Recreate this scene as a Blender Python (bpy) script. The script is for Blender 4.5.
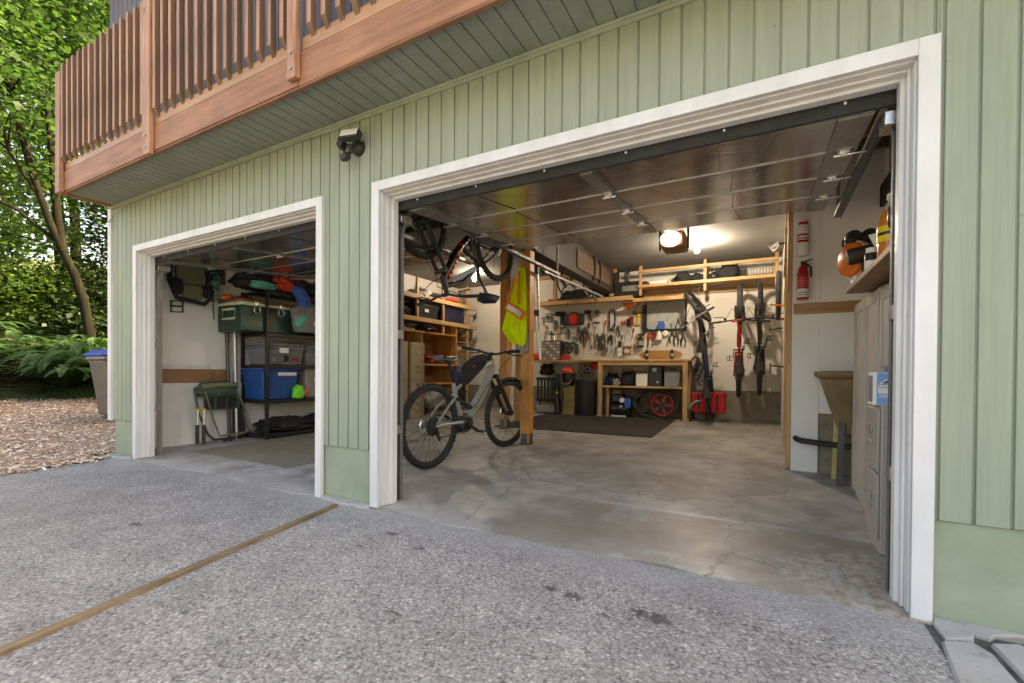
import bpy, bmesh, math, random
import numpy as np
from mathutils import Matrix, Vector
random.seed(7); rng = np.random.default_rng(11)
S = bpy.context.scene; COL = S.collection
for o in list(bpy.data.objects): bpy.data.objects.remove(o)
R_ = math.radians

# ---------------------------------------------------------------- camera
cam = bpy.data.cameras.new('camera'); camo = bpy.data.objects.new('camera', cam); COL.objects.link(camo)
def cam_axes(yaw, pitch, roll):
    f = Vector((-math.sin(yaw)*math.cos(pitch), math.cos(yaw)*math.cos(pitch), math.sin(pitch)))
    r0 = Vector((math.cos(yaw), math.sin(yaw), 0)); u0 = r0.cross(f)
    return r0*math.cos(roll)+u0*math.sin(roll), u0*math.cos(roll)-r0*math.sin(roll), f
cr, cu, cf = cam_axes(R_(28.6915), R_(-.4683), R_(.4440))
camo.matrix_world = Matrix(((cr.x, cu.x, -cf.x, 1.83475), (cr.y, cu.y, -cf.y, -2.3748), (cr.z, cu.z, -cf.z, .95837), (0, 0, 0, 1)))
cam.sensor_width = 36; cam.lens = 456.443/1024*36; cam.shift_y = 34.37/1024
cam.clip_start = .05; cam.clip_end = 600
S.camera = camo

# ---------------------------------------------------------------- light
SUN_EL, SUN_AZ = 45, 55          # azimuth measured from +Y towards +X
w = bpy.data.worlds.new('World'); S.world = w; w.use_nodes = True
nt = w.node_tree; sky = nt.nodes.new('ShaderNodeTexSky'); sky.sky_type = 'NISHITA'; sky.sun_disc = False
sky.sun_elevation = R_(SUN_EL); sky.sun_rotation = R_(SUN_AZ); sky.air_density = 1.0; sky.dust_density = 4.0; sky.ozone_density = .6
bg = nt.nodes['Background']; nt.links.new(sky.outputs[0], bg.inputs[0]); bg.inputs[1].default_value = .15
sun = bpy.data.lights.new('sun', 'SUN'); sun.energy = 4.6; sun.angle = R_(.6); sun.color = (1, .93, .82)
suno = bpy.data.objects.new('sun', sun); COL.objects.link(suno)
sd = Vector((math.sin(R_(SUN_AZ))*math.cos(R_(SUN_EL)), math.cos(R_(SUN_AZ))*math.cos(R_(SUN_EL)), math.sin(R_(SUN_EL))))
suno.rotation_euler = sd.to_track_quat('Z', 'Y').to_euler(); suno.location = (0, 0, 30)
vs = S.view_settings; vs.view_transform = 'Standard'; vs.look = 'None'; vs.gamma = 1; vs.use_curve_mapping = False
vs.exposure = 2.32
vs.use_white_balance = True; vs.white_balance_temperature = 9200; vs.white_balance_tint = 14
S.cycles.max_bounces = 10; S.cycles.diffuse_bounces = 6; S.cycles.glossy_bounces = 4; S.cycles.transparent_max_bounces = 8
S.cycles.caustics_reflective = False; S.cycles.caustics_refractive = False; S.cycles.sample_clamp_indirect = 6
S.cycles.use_denoising = True

# ---------------------------------------------------------------- materials
def lin(c): return (*c, 1)
class G:
    """tiny node-graph writer"""
    def __init__(s, name):
        s.m = bpy.data.materials.new(name); s.m.use_nodes = True; s.t = s.m.node_tree
        s.b = s.t.nodes['Principled BSDF']; s.co = None
    def n(s, typ, ins=None, **kw):
        nd = s.t.nodes.new('ShaderNode'+typ)
        for k, v in kw.items(): setattr(nd, k, v)
        for k, v in (ins or {}).items():
            if hasattr(v, 'is_output') or isinstance(v, bpy.types.NodeSocket): s.t.links.new(v, nd.inputs[k])
            else: nd.inputs[k].default_value = v
        return nd
    def coord(s, stretch=(1, 1, 1), which='Object', off=(0, 0, 0)):
        if s.co is None: s.co = s.n('TexCoord')
        return s.n('Mapping', {'Vector': s.co.outputs[which], 'Scale': stretch, 'Location': off}).outputs[0]
    def noise(s, scale, stretch=(1, 1, 1), detail=4, rough=.55, dist=0, off=(0, 0, 0)):
        return s.n('TexNoise', {'Vector': s.coord(stretch, off=off), 'Scale': scale, 'Detail': detail, 'Roughness': rough, 'Distortion': dist}).outputs[0]
    def ramp(s, fac, stops):
        r = s.n('ValToRGB', {'Fac': fac}); e = r.color_ramp.elements
        while len(e) < len(stops): e.new(.5)
        for el, (p, c) in zip(e, stops):
            el.position = p; el.color = lin(c) if hasattr(c, '__len__') else (c, c, c, 1)
        return r.outputs[0]
    def mix(s, fac, a, b, mode='MIX'):
        m = s.n('Mix', data_type='RGBA', blend_type=mode)
        for k, v in ((0, fac), (6, a), (7, b)):
            if isinstance(v, bpy.types.NodeSocket): s.t.links.new(v, m.inputs[k])
            else: m.inputs[k].default_value = lin(v) if hasattr(v, '__len__') else v
        return m.outputs[2]
    def math(s, op, a, b=0, clamp=False):
        m = s.n('Math', {0: a, 1: b}, operation=op, use_clamp=clamp); return m.outputs[0]
    def bump(s, h, strength=.3, dist=.01, normal=None):
        ins = {'Height': h, 'Strength': strength, 'Distance': dist}
        if normal is not None: ins['Normal'] = normal
        return s.n('Bump', ins).outputs[0]
    def set(s, **kw):
        for k, v in kw.items():
            k = k.replace('_', ' ')
            if isinstance(v, bpy.types.NodeSocket): s.t.links.new(v, s.b.inputs[k])
            else: s.b.inputs[k].default_value = lin(v) if hasattr(v, '__len__') and len(v) == 3 else v
        return s.m
MATS = {}
def M(name, col, rough=.6, metal=0, col2=None, scale=5, stretch=(1, 1, 1), bump=0, bscale=60, rnd=0, spec=.5, detail=5, lo=.35, hi=.68, bdist=.004):
    """surface with two noise-mixed tones, fine bump and varied gloss"""
    g = G(name)
    if col2 is None: col2 = tuple(min(1, c*1.22+.004) for c in col); 
    f = g.noise(scale, stretch, detail)
    c = g.mix(g.ramp(f, [(lo, 0), (hi, 1)]), col, col2)
    if rnd:
        oi = g.n('ObjectInfo').outputs['Random']
        c = g.mix(1, c, g.ramp(oi, [(0, 1-rnd), (1, 1+0*rnd)]), 'MULTIPLY')
    kw = dict(Base_Color=c, Metallic=metal, Specular_IOR_Level=spec)
    kw['Roughness'] = g.ramp(g.noise(scale*2.3, stretch, 3), [(.3, max(.04, rough-.1)), (.7, min(1, rough+.1))])
    if bump: kw['Normal'] = g.bump(g.noise(bscale, stretch, 3), bump, bdist)
    MATS[name] = g.set(**kw); return MATS[name]
def wood(name, a, b, axis=2, scale=9, rough=.6, rnd=.18, bump=.25, knots=True):
    g = G(name); st = [1, 1, 1]; st[axis] = .07
    f = g.noise(scale*3, st, 6, .6, .6)
    c = g.mix(g.ramp(f, [(.34, 0), (.66, 1)]), a, b)
    big = g.noise(2.3, (1, 1, 1), 3)
    c = g.mix(1, c, g.ramp(big, [(.3, .78), (.7, 1.06)]), 'MULTIPLY')
    if knots:
        st2 = [1, 1, 1]; st2[axis] = .5
        v = g.n('TexVoronoi', {'Vector': g.coord(st2), 'Scale': 3.1}).outputs[0]
        c = g.mix(g.ramp(v, [(.03, .75), (.075, 0)]), c, tuple(x*.35 for x in a))
    if rnd: c = g.mix(1, c, g.ramp(g.n('ObjectInfo').outputs['Random'], [(0, 1-rnd), (1, 1.0)]), 'MULTIPLY')
    MATS[name] = g.set(Base_Color=c, Roughness=rough, Normal=g.bump(f, bump, .003)); return MATS[name]
def emit(name, col, strength):
    g = G(name); MATS[name] = g.set(Base_Color=(.8, .8, .8), Emission_Color=col, Emission_Strength=strength); return MATS[name]
K = MATS
# painted siding: rough-sawn vertical grain, weathering at the bottom
def siding(name, a, b):
    g = G(name); gr = g.noise(60, (1, 1, .035), 5, .65)
    c = g.mix(g.ramp(g.noise(1.7, (1, 1, .6), 4), [(.3, 0), (.7, 1)]), a, b)
    c = g.mix(1, c, g.ramp(gr, [(.25, .86), (.6, 1.0)]), 'MULTIPLY')
    sp = g.n('TexVoronoi', {'Vector': g.coord((1, 1, .7)), 'Scale': 6}).outputs[0]
    c = g.mix(g.ramp(sp, [(.018, .55), (.035, 0)]), c, (.12, .13, .08))
    c = g.mix(1, c, g.ramp(g.noise(9, (1, 1, .09), 4, off=(3, 0, 0)), [(.3, .90), (.6, 1.04)]), 'MULTIPLY')
    h = g.math('ADD', gr, g.math('MULTIPLY', g.noise(220, (1, 1, .25), 2), .35))
    K[name] = g.set(Base_Color=c, Roughness=.62, Normal=g.bump(h, .35, .006))
siding('siding_green', (.285, .335, .25), (.34, .385, .297))
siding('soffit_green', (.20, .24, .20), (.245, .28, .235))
siding('upper_siding_shaded', (.115, .10, .12), (.15, .13, .15))  # mauve-grey holds the shade on the upper wall, painted into the colour
M('foundation_paint', (.255, .315, .215), .6, col2=(.335, .385, .285), scale=4, bump=.35, bscale=40, detail=8)
M('trim_white', (.64, .64, .635), .45, col2=(.74, .74, .74), scale=9, stretch=(1, 1, .25), bump=.2, detail=8, bscale=70)
M('wall_white', (.82, .80, .76), .75, col2=(.87, .85, .82), scale=1.6, bump=.12, bscale=160)
M('tool_wall', (.68, .64, .57), .75, col2=(.76, .72, .66), scale=1.4, bump=.1, bscale=120)
M('ceiling_grey', (.185, .178, .168), .85, col2=(.235, .228, .215), scale=1.1, bump=.1, bscale=120)
M('void_shade_black', (.025, .022, .02), .9)  # near-black stand-in for the shade inside openings
wood('cedar', (.29, .115, .052), (.44, .20, .10), axis=0, rough=.55, rnd=.1)
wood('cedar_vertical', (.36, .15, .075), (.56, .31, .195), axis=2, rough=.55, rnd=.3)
wood('cedar_side_shaded', (.17, .09, .05), (.30, .175, .105), axis=2, rough=.75, rnd=.35)  # unstained brown, darkened so the side faces' shade sits in the colour
wood('patch_board', (.085, .048, .025), (.13, .075, .042), axis=1, rough=.7, knots=False)
wood('cedar_brown', (.19, .085, .045), (.30, .15, .085), axis=0, rough=.7)
wood('pine', (.50, .29, .12), (.64, .40, .19), axis=0, rough=.5, rnd=.1)
wood('pine_vertical', (.50, .28, .11), (.62, .38, .18), axis=2, rough=.5, rnd=.1)
wood('pine_deep', (.60, .36, .155), (.72, .47, .23), axis=1, rough=.5, rnd=.1)
wood('fir_orange', (.54, .215, .055), (.66, .30, .09), axis=2, rough=.45, rnd=.1)
wood('ply_orange', (.47, .215, .06), (.60, .31, .11), axis=2, rough=.5, scale=4, knots=False, rnd=.1)
wood('ply_brown', (.24, .12, .05), (.34, .18, .085), axis=0, rough=.6, scale=4, knots=False)
wood('beam_brown', (.026, .017, .011), (.046, .031, .019), axis=1, rough=.6)
wood('board_brown', (.25, .13, .06), (.36, .19, .09), axis=1, rough=.55)
wood('deck_wood', (.42, .21, .09), (.55, .30, .14), axis=0, rough=.4, knots=False)
wood('strip_wood', (.19, .14, .085), (.31, .235, .15), axis=1, rough=.8)
wood('bark_trunk', (.009, .008, .005), (.026, .024, .012), axis=2, rough=.9, bump=.9, knots=False)
# asphalt: exposed aggregate
def asphalt():
    g = G('asphalt'); co = g.coord()
    v = g.n('TexVoronoi', {'Vector': co, 'Scale': 84, 'Randomness': 1}); v2 = g.n('TexVoronoi', {'Vector': co, 'Scale': 140})
    sc_ = g.n('SeparateColor', {0: v.outputs['Color']}); s2 = g.n('SeparateColor', {0: v2.outputs['Color']})
    c = g.ramp(sc_.outputs[0], [(.0, (.10, .10, .10)), (.10, (.15, .15, .15)), (.15, (.33, .33, .33)), (.5, (.385, .383, .375)), (.86, (.43, .427, .415)), (.90, (.62, .615, .60)), (1, (.74, .73, .71))])
    warm = g.ramp(sc_.outputs[1], [(.84, 0), (.90, .22)]); c = g.mix(warm, c, (.36, .27, .19))
    c2 = g.ramp(s2.outputs[0], [(0, (.10, .10, .10)), (.16, (.20, .20, .20)), (.22, (.36, .36, .355)), (.8, (.43, .428, .42)), (1, (.56, .555, .54))])
    c = g.mix(.45, c, c2)
    edge = g.ramp(v.outputs['Distance'], [(.40, .84), (.75, .58)])
    c = g.mix(1, c, edge, 'MULTIPLY')
    c = g.mix(1, c, g.ramp(g.noise(.55, detail=3), [(.3, .90), (.7, 1.15)]), 'MULTIPLY')
    c = g.mix(1, c, g.ramp(g.noise(4.5, detail=4), [(.3, .86), (.7, 1.1)]), 'MULTIPLY')
    st = g.noise(5.5, detail=6, rough=.7, off=(3.1, 1.7, 0)); c = g.mix(g.ramp(st, [(.70, 0), (.735, .8)]), c, (.045, .045, .045))
    sep = g.n('SeparateXYZ', {0: g.coord()})
    # fines worn smooth beside the garage slab
    wob = g.math('ADD', sep.outputs[1], g.math('MULTIPLY', g.math('SUBTRACT', g.noise(3, detail=4), .5), .5))
    near = g.ramp(g.math('ADD', g.math('MULTIPLY', wob, 2.2), 1.05), [(.35, 0), (.85, 1)])
    c = g.mix(g.math('MULTIPLY', near, .5), c, (.37, .367, .36))
    for (qx, qy, qr) in ((1.007, -.49, .05), (1.135, -.515, .06), (1.47, -.52, .085), (1.40, -.50, .04), (1.30, -.60, .03), (.2, -.42, .05), (-.1, -.33, .05), (.55, -1.0, .03), (-1.6, -1.0, .05), (1.0, -1.25, .03)):
        d_ = g.n('VectorMath', {0: g.coord((1, 1.6, 0)), 1: (qx, qy*1.6, 0)}, operation='DISTANCE').outputs['Value']
        dn = g.math('ADD', g.math('DIVIDE', d_, qr), g.math('MULTIPLY', g.math('SUBTRACT', g.noise(38, detail=4), .5), 3.2))
        c = g.mix(g.ramp(dn, [(.40, .72), (.95, 0)]), c, (.03, .028, .028))
    h = g.math('SUBTRACT', 1, v.outputs['Distance']); h = g.math('ADD', h, g.math('MULTIPLY', g.noise(12, detail=4), .6))
    K['asphalt'] = g.set(Base_Color=c, Roughness=.82, Normal=g.bump(h, .55, .006))
asphalt()
def floor_mat():
    g = G('slab_concrete')
    a = g.ramp(g.noise(.9, detail=6, rough=.6, dist=.15), [(.36, (.29, .272, .245)), (.5, (.42, .405, .378)), (.62, (.50, .488, .465))])
    b = g.noise(5, detail=7, rough=.65); c = g.mix(1, a, g.ramp(b, [(.32, .68), (.68, 1.16)]), 'MULTIPLY'); c = g.mix(1, c, g.ramp(g.noise(60, detail=4, rough=.7), [(.3, .82), (.7, 1.1)]), 'MULTIPLY')
    sep = g.n('SeparateXYZ', {0: g.coord()})
    wob = g.math('ADD', sep.outputs[1], g.math('MULTIPLY', g.math('SUBTRACT', g.noise(3.5, detail=5), .5), .9))
    lip = g.ramp(wob, [(.02, 1), (.20, 0)])
    c = g.mix(g.math('MULTIPLY', lip, .75), c, (.42, .415, .40))
    sp = g.ramp(g.noise(9, detail=6, rough=.7, off=(1.3, 0, 0)), [(.68, 0), (.74, .7)]); c = g.mix(sp, c, (.42, .40, .37))
    d2 = g.ramp(g.noise(1.5, detail=8, rough=.68, dist=.1, off=(5, 2, 0)), [(.53, 0), (.575, .5)]); c = g.mix(d2, c, (.21, .18, .148))
    wv = g.n('VectorMath', {0: g.coord(), 1: g.n('VectorMath', {0: g.n('TexNoise', {'Vector': g.coord(), 'Scale': 1.6, 'Detail': 5}).outputs['Color'], 1: (.9, .9, 0)}, operation='MULTIPLY').outputs[0]}, operation='ADD').outputs[0]
    ck = g.n('TexVoronoi', {'Vector': wv, 'Scale': .42}, feature='DISTANCE_TO_EDGE').outputs[0]
    c = g.mix(g.math('MULTIPLY', g.ramp(ck, [(.0008, .8), (.0028, 0)]), g.ramp(g.noise(1.1, off=(9, 9, 0)), [(.42, 0), (.5, 1)])), c, (.06, .05, .04))
    yj = g.math('ADD', sep.outputs[1], g.math('MULTIPLY', g.math('SUBTRACT', g.noise(5, detail=4), .5), .05)); yj = g.math('SUBTRACT', yj, .86)
    front = g.math('MULTIPLY', g.ramp(yj, [(.0, 0), (.02, 0)]), 0)
    neg = g.math('MULTIPLY', yj, -1)
    bm_ = g.math('MULTIPLY', g.ramp(neg, [(.0, 0), (.012, 1)]), g.ramp(g.noise(2.2, detail=7, rough=.65, off=(1, 8, 0)), [(.36, 0), (.46, .62)]))
    right = g.ramp(sep.outputs[0], [(.1, 0), (.9, 1)])
    c = g.mix(g.math('MULTIPLY', bm_, right), c, (.235, .195, .155))
    wl_ = g.math('MULTIPLY', g.ramp(g.math('ABSOLUTE', yj), [(.0, 1), (.045, 0)]), g.ramp(g.noise(2.6, detail=6, off=(4, 4, 0)), [(.38, 0), (.62, .85)]))
    c = g.mix(g.math('MULTIPLY', wl_, right), c, (.58, .59, .62))
    dc = g.n('VectorMath', {0: g.coord((1, .9, 0)), 1: (2.32, .22, 0)}, operation='DISTANCE').outputs['Value']
    dcn = g.math('ADD', g.math('DIVIDE', dc, .38), g.math('MULTIPLY', g.math('SUBTRACT', g.noise(8, detail=7, rough=.7), .5), 2.6))
    c = g.mix(g.ramp(dcn, [(.7, .62), (1.1, 0)]), c, g.ramp(g.noise(24, detail=5, rough=.7), [(.38, (.20, .13, .085)), (.5, (.40, .37, .33)), (.64, (.50, .49, .46))]))
    sc2 = g.ramp(g.noise(34, detail=5, rough=.75, off=(2, 6, 0)), [(.66, 0), (.70, .55)]); c = g.mix(sc2, c, (.50, .49, .46))
    rs = g.ramp(g.noise(6, detail=6, rough=.7, off=(7, 3, 0)), [(.66, 0), (.72, .6)]); c = g.mix(rs, c, (.17, .085, .045))
    ro = g.ramp(g.noise(1.3, detail=5, rough=.65, dist=.5), [(.32, .36), (.5, .48), (.8, .64)])
    K['slab_concrete'] = g.set(Base_Color=c, Roughness=ro, Normal=g.bump(b, .12, .004))
floor_mat()
def conc(name, a, b, dark=(.08, .075, .065)):
    g = G(name); f = g.noise(6, detail=8, rough=.7)
    c = g.mix(g.ramp(f, [(.3, 0), (.7, 1)]), a, b)
    c = g.mix(g.ramp(g.noise(3.3, detail=7, rough=.7, off=(2, 1, 4)), [(.57, 0), (.72, .75)]), c, dark)
    c = g.mix(g.ramp(g.noise(140, detail=2), [(.62, 0), (.72, .5)]), c, dark)
    K[name] = g.set(Base_Color=c, Roughness=.85, Normal=g.bump(f, .5, .012))
conc('concrete_light', (.36, .36, .355), (.46, .46, .455)); conc('concrete_old', (.21, .17, .12), (.33, .28, .21))
conc('concrete_rough', (.29, .29, .29), (.40, .40, .395))
def foil():
    g = G('foil_insulation'); n1 = g.noise(2.2, (1, 1, 1), 5, .6, .8); n2 = g.n('TexVoronoi', {'Vector': g.coord((1, 1.3, 1)), 'Scale': 2.6}, feature='DISTANCE_TO_EDGE').outputs[0]
    h = g.math('ADD', g.math('MULTIPLY', n1, .8), g.math('MULTIPLY', g.ramp(n2, [(0, 0), (.05, 1)]), .10))
    K['foil_insulation'] = g.set(Base_Color=g.ramp(n1, [(.3, (.42, .42, .415)), (.7, (.52, .52, .515))]), Metallic=.92, Roughness=g.ramp(g.noise(3, detail=4), [(.3, .14), (.7, .26)]), Normal=g.bump(h, .12, .03))
foil()
M('track_metal', (.20, .20, .20), .6, .7, scale=10); M('galvanised', (.38, .38, .37), .42, .9, scale=14); M('steel_dark', (.10, .10, .10), .42, .8); M('steel', (.55, .55, .55), .3, .95, scale=18)
M('rubber', (.018, .018, .018), .75, bump=.2, bscale=90); M('tyre_rubber', (.022, .021, .02), .8, bump=.5, bscale=150, bdist=.006)
M('black_plastic', (.018, .018, .018), .42); M('black_fabric', (.018, .017, .02), .9, bump=.4, bscale=200); M('black_metal', (.022, .022, .022), .35, .3)
M('grey_plastic', (.22, .22, .22), .45); M('grey_paint', (.30, .31, .28), .32, .1, scale=3); M('tan_metal', (.34, .27, .175), .4, col2=(.37, .30, .20), scale=2)
M('putty_metal', (.36, .325, .295), .4, col2=(.41, .37, .335), scale=2); M('cream_cabinet', (.47, .425, .385), .45, scale=2); M('sink_fiberglass', (.17, .105, .05), .55, col2=(.27, .175, .09), scale=4, bump=.2, bscale=20)
M('mat_rubber', (.03, .026, .022), .85, bump=.4, bscale=250); M('mat_olive', (.205, .185, .135), .85, bump=.3, bscale=180)
M('red_paint', (.42, .015, .012), .3); M('rim_red', (.24, .022, .03), .35); M('soil_dark', (.05, .047, .042), .95, col2=(.12, .115, .105), scale=20, bump=.6, bscale=80); M('red_cloth', (.40, .012, .012), .8, bump=.2, bscale=120); M('maroon', (.22, .02, .025), .5); M('orange_plastic', (.75, .16, .02), .35); M('coral_red', (.62, .06, .03), .6)
M('hi_vis', (.62, .80, .01), .75, bump=.3, bscale=60); M('vest_orange', (.85, .20, .02), .7); M('reflective', (.62, .62, .60), .35, .2)
M('teal', (.10, .42, .36), .7); M('denim_blue', (.03, .12, .45), .8, bump=.2); M('tote_blue', (.008, .075, .26), .38); M('lid_blue', (.02, .07, .32), .42); M('navy', (.01, .013, .045), .6)
M('cooler_green', (.006, .045, .028), .35); M('cooler_trim', (.60, .63, .42), .5); M('chair_green', (.055, .085, .05), .85, bump=.3, bscale=120); M('olive_canvas', (.15, .165, .09), .85, bump=.2, bscale=120)
M('grey_tote', (.27, .255, .23), .45); M('lime', (.12, .72, .05), .6); M('pink', (.65, .09, .16), .6); M('white_plastic', (.72, .71, .68), .4); M('paper_white', (.75, .74, .71), .8)
M('cardboard', (.40, .27, .15), .85, scale=3); M('paper_bag', (.42, .31, .12), .85, bump=.4, bscale=12); M('yellow', (.78, .52, .02), .4); M('yellow_dull', (.60, .46, .08), .5); M('blue_label', (.16, .34, .62), .45); M('dark_blue', (.05, .09, .28), .5)
M('amber_liquid', (.62, .19, .03), .15); M('clear_plastic_top', (.52, .44, .36), .2); M('bin_body', (.13, .108, .085), .5, col2=(.17, .14, .11)); M('bin_green', (.13, .155, .12), .5); M('skate_wood', (.38, .19, .055), .35)
M('map_paper', (.36, .40, .385), .5, col2=(.46, .50, .47), scale=9); M('light_housing', (.60, .585, .54), .5); M('pvc_black', (.012, .012, .012), .4); M('aluminium', (.62, .60, .57), .35, .7, scale=20); M('panel_white', (.66, .67, .66), .5, scale=1.5); M('sink_leg', (.47, .39, .13), .6)
def clear_tote():
    g = G('clear_plastic'); K['clear_plastic'] = g.set(Base_Color=(.72, .76, .80), Roughness=.22, Transmission_Weight=.75, IOR=1.15)
clear_tote()
emit('bulb_glow', (1, .98, .93), 340); emit('bulb_glow_dim', (1, .98, .93), 130); emit('opener_glow', (1, .84, .60), 1.7)
def leafmat(name, a, b, trans=.5):
    g = G(name); oi = g.noise(1.1, detail=2); wn = g.n('TexWhiteNoise', {0: g.n('NewGeometry').outputs['Random Per Island']}, noise_dimensions='1D') if False else None
    rp = g.n('NewGeometry').outputs['Random Per Island']
    c = g.mix(rp, a, b); c = g.mix(1, c, g.ramp(oi, [(.3, .75), (.7, 1.1)]), 'MULTIPLY')
    tr = g.n('BsdfTranslucent', {'Color': g.mix(1, c, (1.2, 1.4, .75), 'MULTIPLY')})
    g.set(Base_Color=c, Roughness=.55, Specular_IOR_Level=.3)
    mx = g.n('MixShader', {0: trans}); g.t.links.new(g.b.outputs[0], mx.inputs[1]); g.t.links.new(tr.outputs[0], mx.inputs[2])
    g.t.links.new(mx.outputs[0], g.t.nodes['Material Output'].inputs[0]); K[name] = g.m
leafmat('leaf_maple', (.03, .075, .022), (.085, .15, .045)); leafmat('leaf_dark', (.022, .045, .018), (.055, .085, .032), .35); leafmat('leaf_yellow', (.06, .12, .028), (.14, .21, .06), .55)
leafmat('leaf_conifer', (.035, .07, .03), (.07, .11, .045), .3); leafmat('fern', (.022, .06, .016), (.055, .12, .034), .3)
def chips():
    g = G('wood_chip'); rp = g.n('NewGeometry').outputs['Random Per Island']
    c = g.ramp(rp, [(0, (.30, .19, .135)), (.3, (.55, .40, .30)), (.7, (.72, .57, .46)), (1, (.85, .75, .64))])
    K['wood_chip'] = g.set(Base_Color=c, Roughness=.85)
    g = G('chip_bed'); v = g.n('TexVoronoi', {'Vector': g.coord((1, 1.6, 1)), 'Scale': 26})
    K['chip_bed'] = g.set(Base_Color=g.ramp(v.outputs['Color'], [(.1, (.22, .14, .095)), (.9, (.55, .40, .30))]), Roughness=.9, Normal=g.bump(v.outputs['Distance'], .8, .03))
    g = G('forest_floor'); f = g.noise(1.2, detail=6); K['forest_floor'] = g.set(Base_Color=g.ramp(f, [(.35, (.05, .04, .025)), (.5, (.075, .085, .03)), (.65, (.11, .13, .045))]), Roughness=.95, Normal=g.bump(g.noise(14, detail=6), .8, .06))
chips()

K['bark_trunk'].node_tree.nodes['Principled BSDF'].inputs['Specular IOR Level'].default_value = .1

# ---------------------------------------------------------------- mesh helpers
class MB:
    def __init__(s): s.v = []; s.f = []; s.m = []; s.T = None
    def add(s, vs, fs, mi=0):
        n = len(s.v)
        if s.T is not None: vs = [tuple(s.T @ Vector(v)) for v in vs]
        s.v += [tuple(v) for v in vs]; s.f += [tuple(i+n for i in f) for f in fs]; s.m += [mi]*len(fs); return s
    def bx(s, x0, x1, y0, y1, z0, z1, mi=0):
        return s.add([(x0, y0, z0), (x1, y0, z0), (x1, y1, z0), (x0, y1, z0), (x0, y0, z1), (x1, y0, z1), (x1, y1, z1), (x0, y1, z1)],
                     [(0, 3, 2, 1), (4, 5, 6, 7), (0, 1, 5, 4), (1, 2, 6, 5), (2, 3, 7, 6), (3, 0, 4, 7)], mi)
    def box(s, c, d, R=None, mi=0):
        x, y, z = d[0]/2, d[1]/2, d[2]/2; R = R or Matrix.Identity(3); c = Vector(c)
        P = [c+R @ Vector(p) for p in [(-x, -y, -z), (x, -y, -z), (x, y, -z), (-x, y, -z), (-x, -y, z), (x, -y, z), (x, y, z), (-x, y, z)]]
        return s.add(P, [(0, 3, 2, 1), (4, 5, 6, 7), (0, 1, 5, 4), (1, 2, 6, 5), (2, 3, 7, 6), (3, 0, 4, 7)], mi)
    def bar(s, a, b, w, h=None, up=(0, 0, 1), mi=0):
        a, b = Vector(a), Vector(b); d = (b-a); L = d.length; d.normalize(); up = Vector(up)
        if abs(d.dot(up)) > .98: up = Vector((0, 1, 0))
        r = d.cross(up).normalized(); u = r.cross(d)
        R = Matrix((r, d, u)).transposed(); return s.box((a+b)/2, (w, L, h or w), R, mi)
    def tube(s, pts, r, n=8, closed=False, mi=0):
        pts = [Vector(p) for p in pts]; k = len(pts); rs = r if hasattr(r, '__len__') else [r]*k
        vs = []; fs = []; ref = None
        for i, p in enumerate(pts):
            a = pts[(i-1) % k] if (i or closed) else p; b = pts[(i+1) % k] if (i < k-1 or closed) else p
            t = (b-a).normalized()
            if ref is None: ref = Vector((0, 0, 1)) if abs(t.z) < .9 else Vector((1, 0, 0))
            u = (ref-t*ref.dot(t)); u = u.normalized() if u.length > 1e-6 else t.orthogonal().normalized(); ref = u; q = t.cross(u)
            for j in range(n):
                an = 2*math.pi*j/n; vs.append(p+(u*math.cos(an)+q*math.sin(an))*rs[i])
        for i in range(k if closed else k-1):
            for j in range(n):
                a = i*n+j; b = i*n+(j+1) % n; c = ((i+1) % k)*n+(j+1) % n; d = ((i+1) % k)*n+j; fs.append((a, b, c, d))
        if not closed: fs += [tuple(range(n))[::-1], tuple((k-1)*n+j for j in range(n))]
        return s.add(vs, fs, mi)
    def cyl(s, a, b, r, r2=None, n=16, mi=0): return s.tube([a, b], [r, r if r2 is None else r2], n, mi=mi)
    def ring(s, c, R, r, ax='y', n=40, m=8, mi=0, sq=1.0, a0=0, a1=2*math.pi):
        c = Vector(c); pts = []; full = abs(a1-a0-2*math.pi) < 1e-6
        for i in range(n+(0 if full else 1)):
            a = a0+(a1-a0)*i/n; u, v = R*math.cos(a), R*math.sin(a)*sq
            pts.append(c+Vector({'y': (u, 0, v), 'x': (0, u, v), 'z': (u, v, 0)}[ax]))
        return s.tube(pts, r, m, closed=full, mi=mi)
    def lathe(s, prof, c=(0, 0, 0), n=24, R=None, mi=0):
        c = Vector(c); R = R or Matrix.Identity(3); vs = []; fs = []
        for r, z in prof:
            for j in range(n): a = 2*math.pi*j/n; vs.append(c+R @ Vector((r*math.cos(a), r*math.sin(a), z)))
        for i in range(len(prof)-1):
            for j in range(n): fs.append((i*n+j, i*n+(j+1) % n, (i+1)*n+(j+1) % n, (i+1)*n+j))
        if prof[0][0] > 1e-4: fs.append(tuple(range(n))[::-1])
        if prof[-1][0] > 1e-4: fs.append(tuple((len(prof)-1)*n+j for j in range(n)))
        return s.add(vs, fs, mi)
    def prism(s, poly, h0, h1, ax='z', mi=0):
        n = len(poly); P = lambda u, v, h: {'z': (u, v, h), 'y': (u, h, v), 'x': (h, u, v)}[ax]
        vs = [P(u, v, h0) for u, v in poly]+[P(u, v, h1) for u, v in poly]
        fs = [tuple(range(n)), tuple(range(n, 2*n))]+[(i, (i+1) % n, n+(i+1) % n, n+i) for i in range(n)]
        return s.add(vs, fs, mi)
    def ball(s, c, r, sc=(1, 1, 1), n=16, m=10, mi=0):
        prof = [(math.sin(math.pi*i/m)*r, -math.cos(math.pi*i/m)*r) for i in range(m+1)]; prof[0] = (1e-5, -r); prof[-1] = (1e-5, r)
        k = MB(); k.lathe(prof, n=n); c = Vector(c)
        return s.add([c+Vector((v[0]*sc[0], v[1]*sc[1], v[2]*sc[2])) for v in k.v], k.f, mi)
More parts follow.
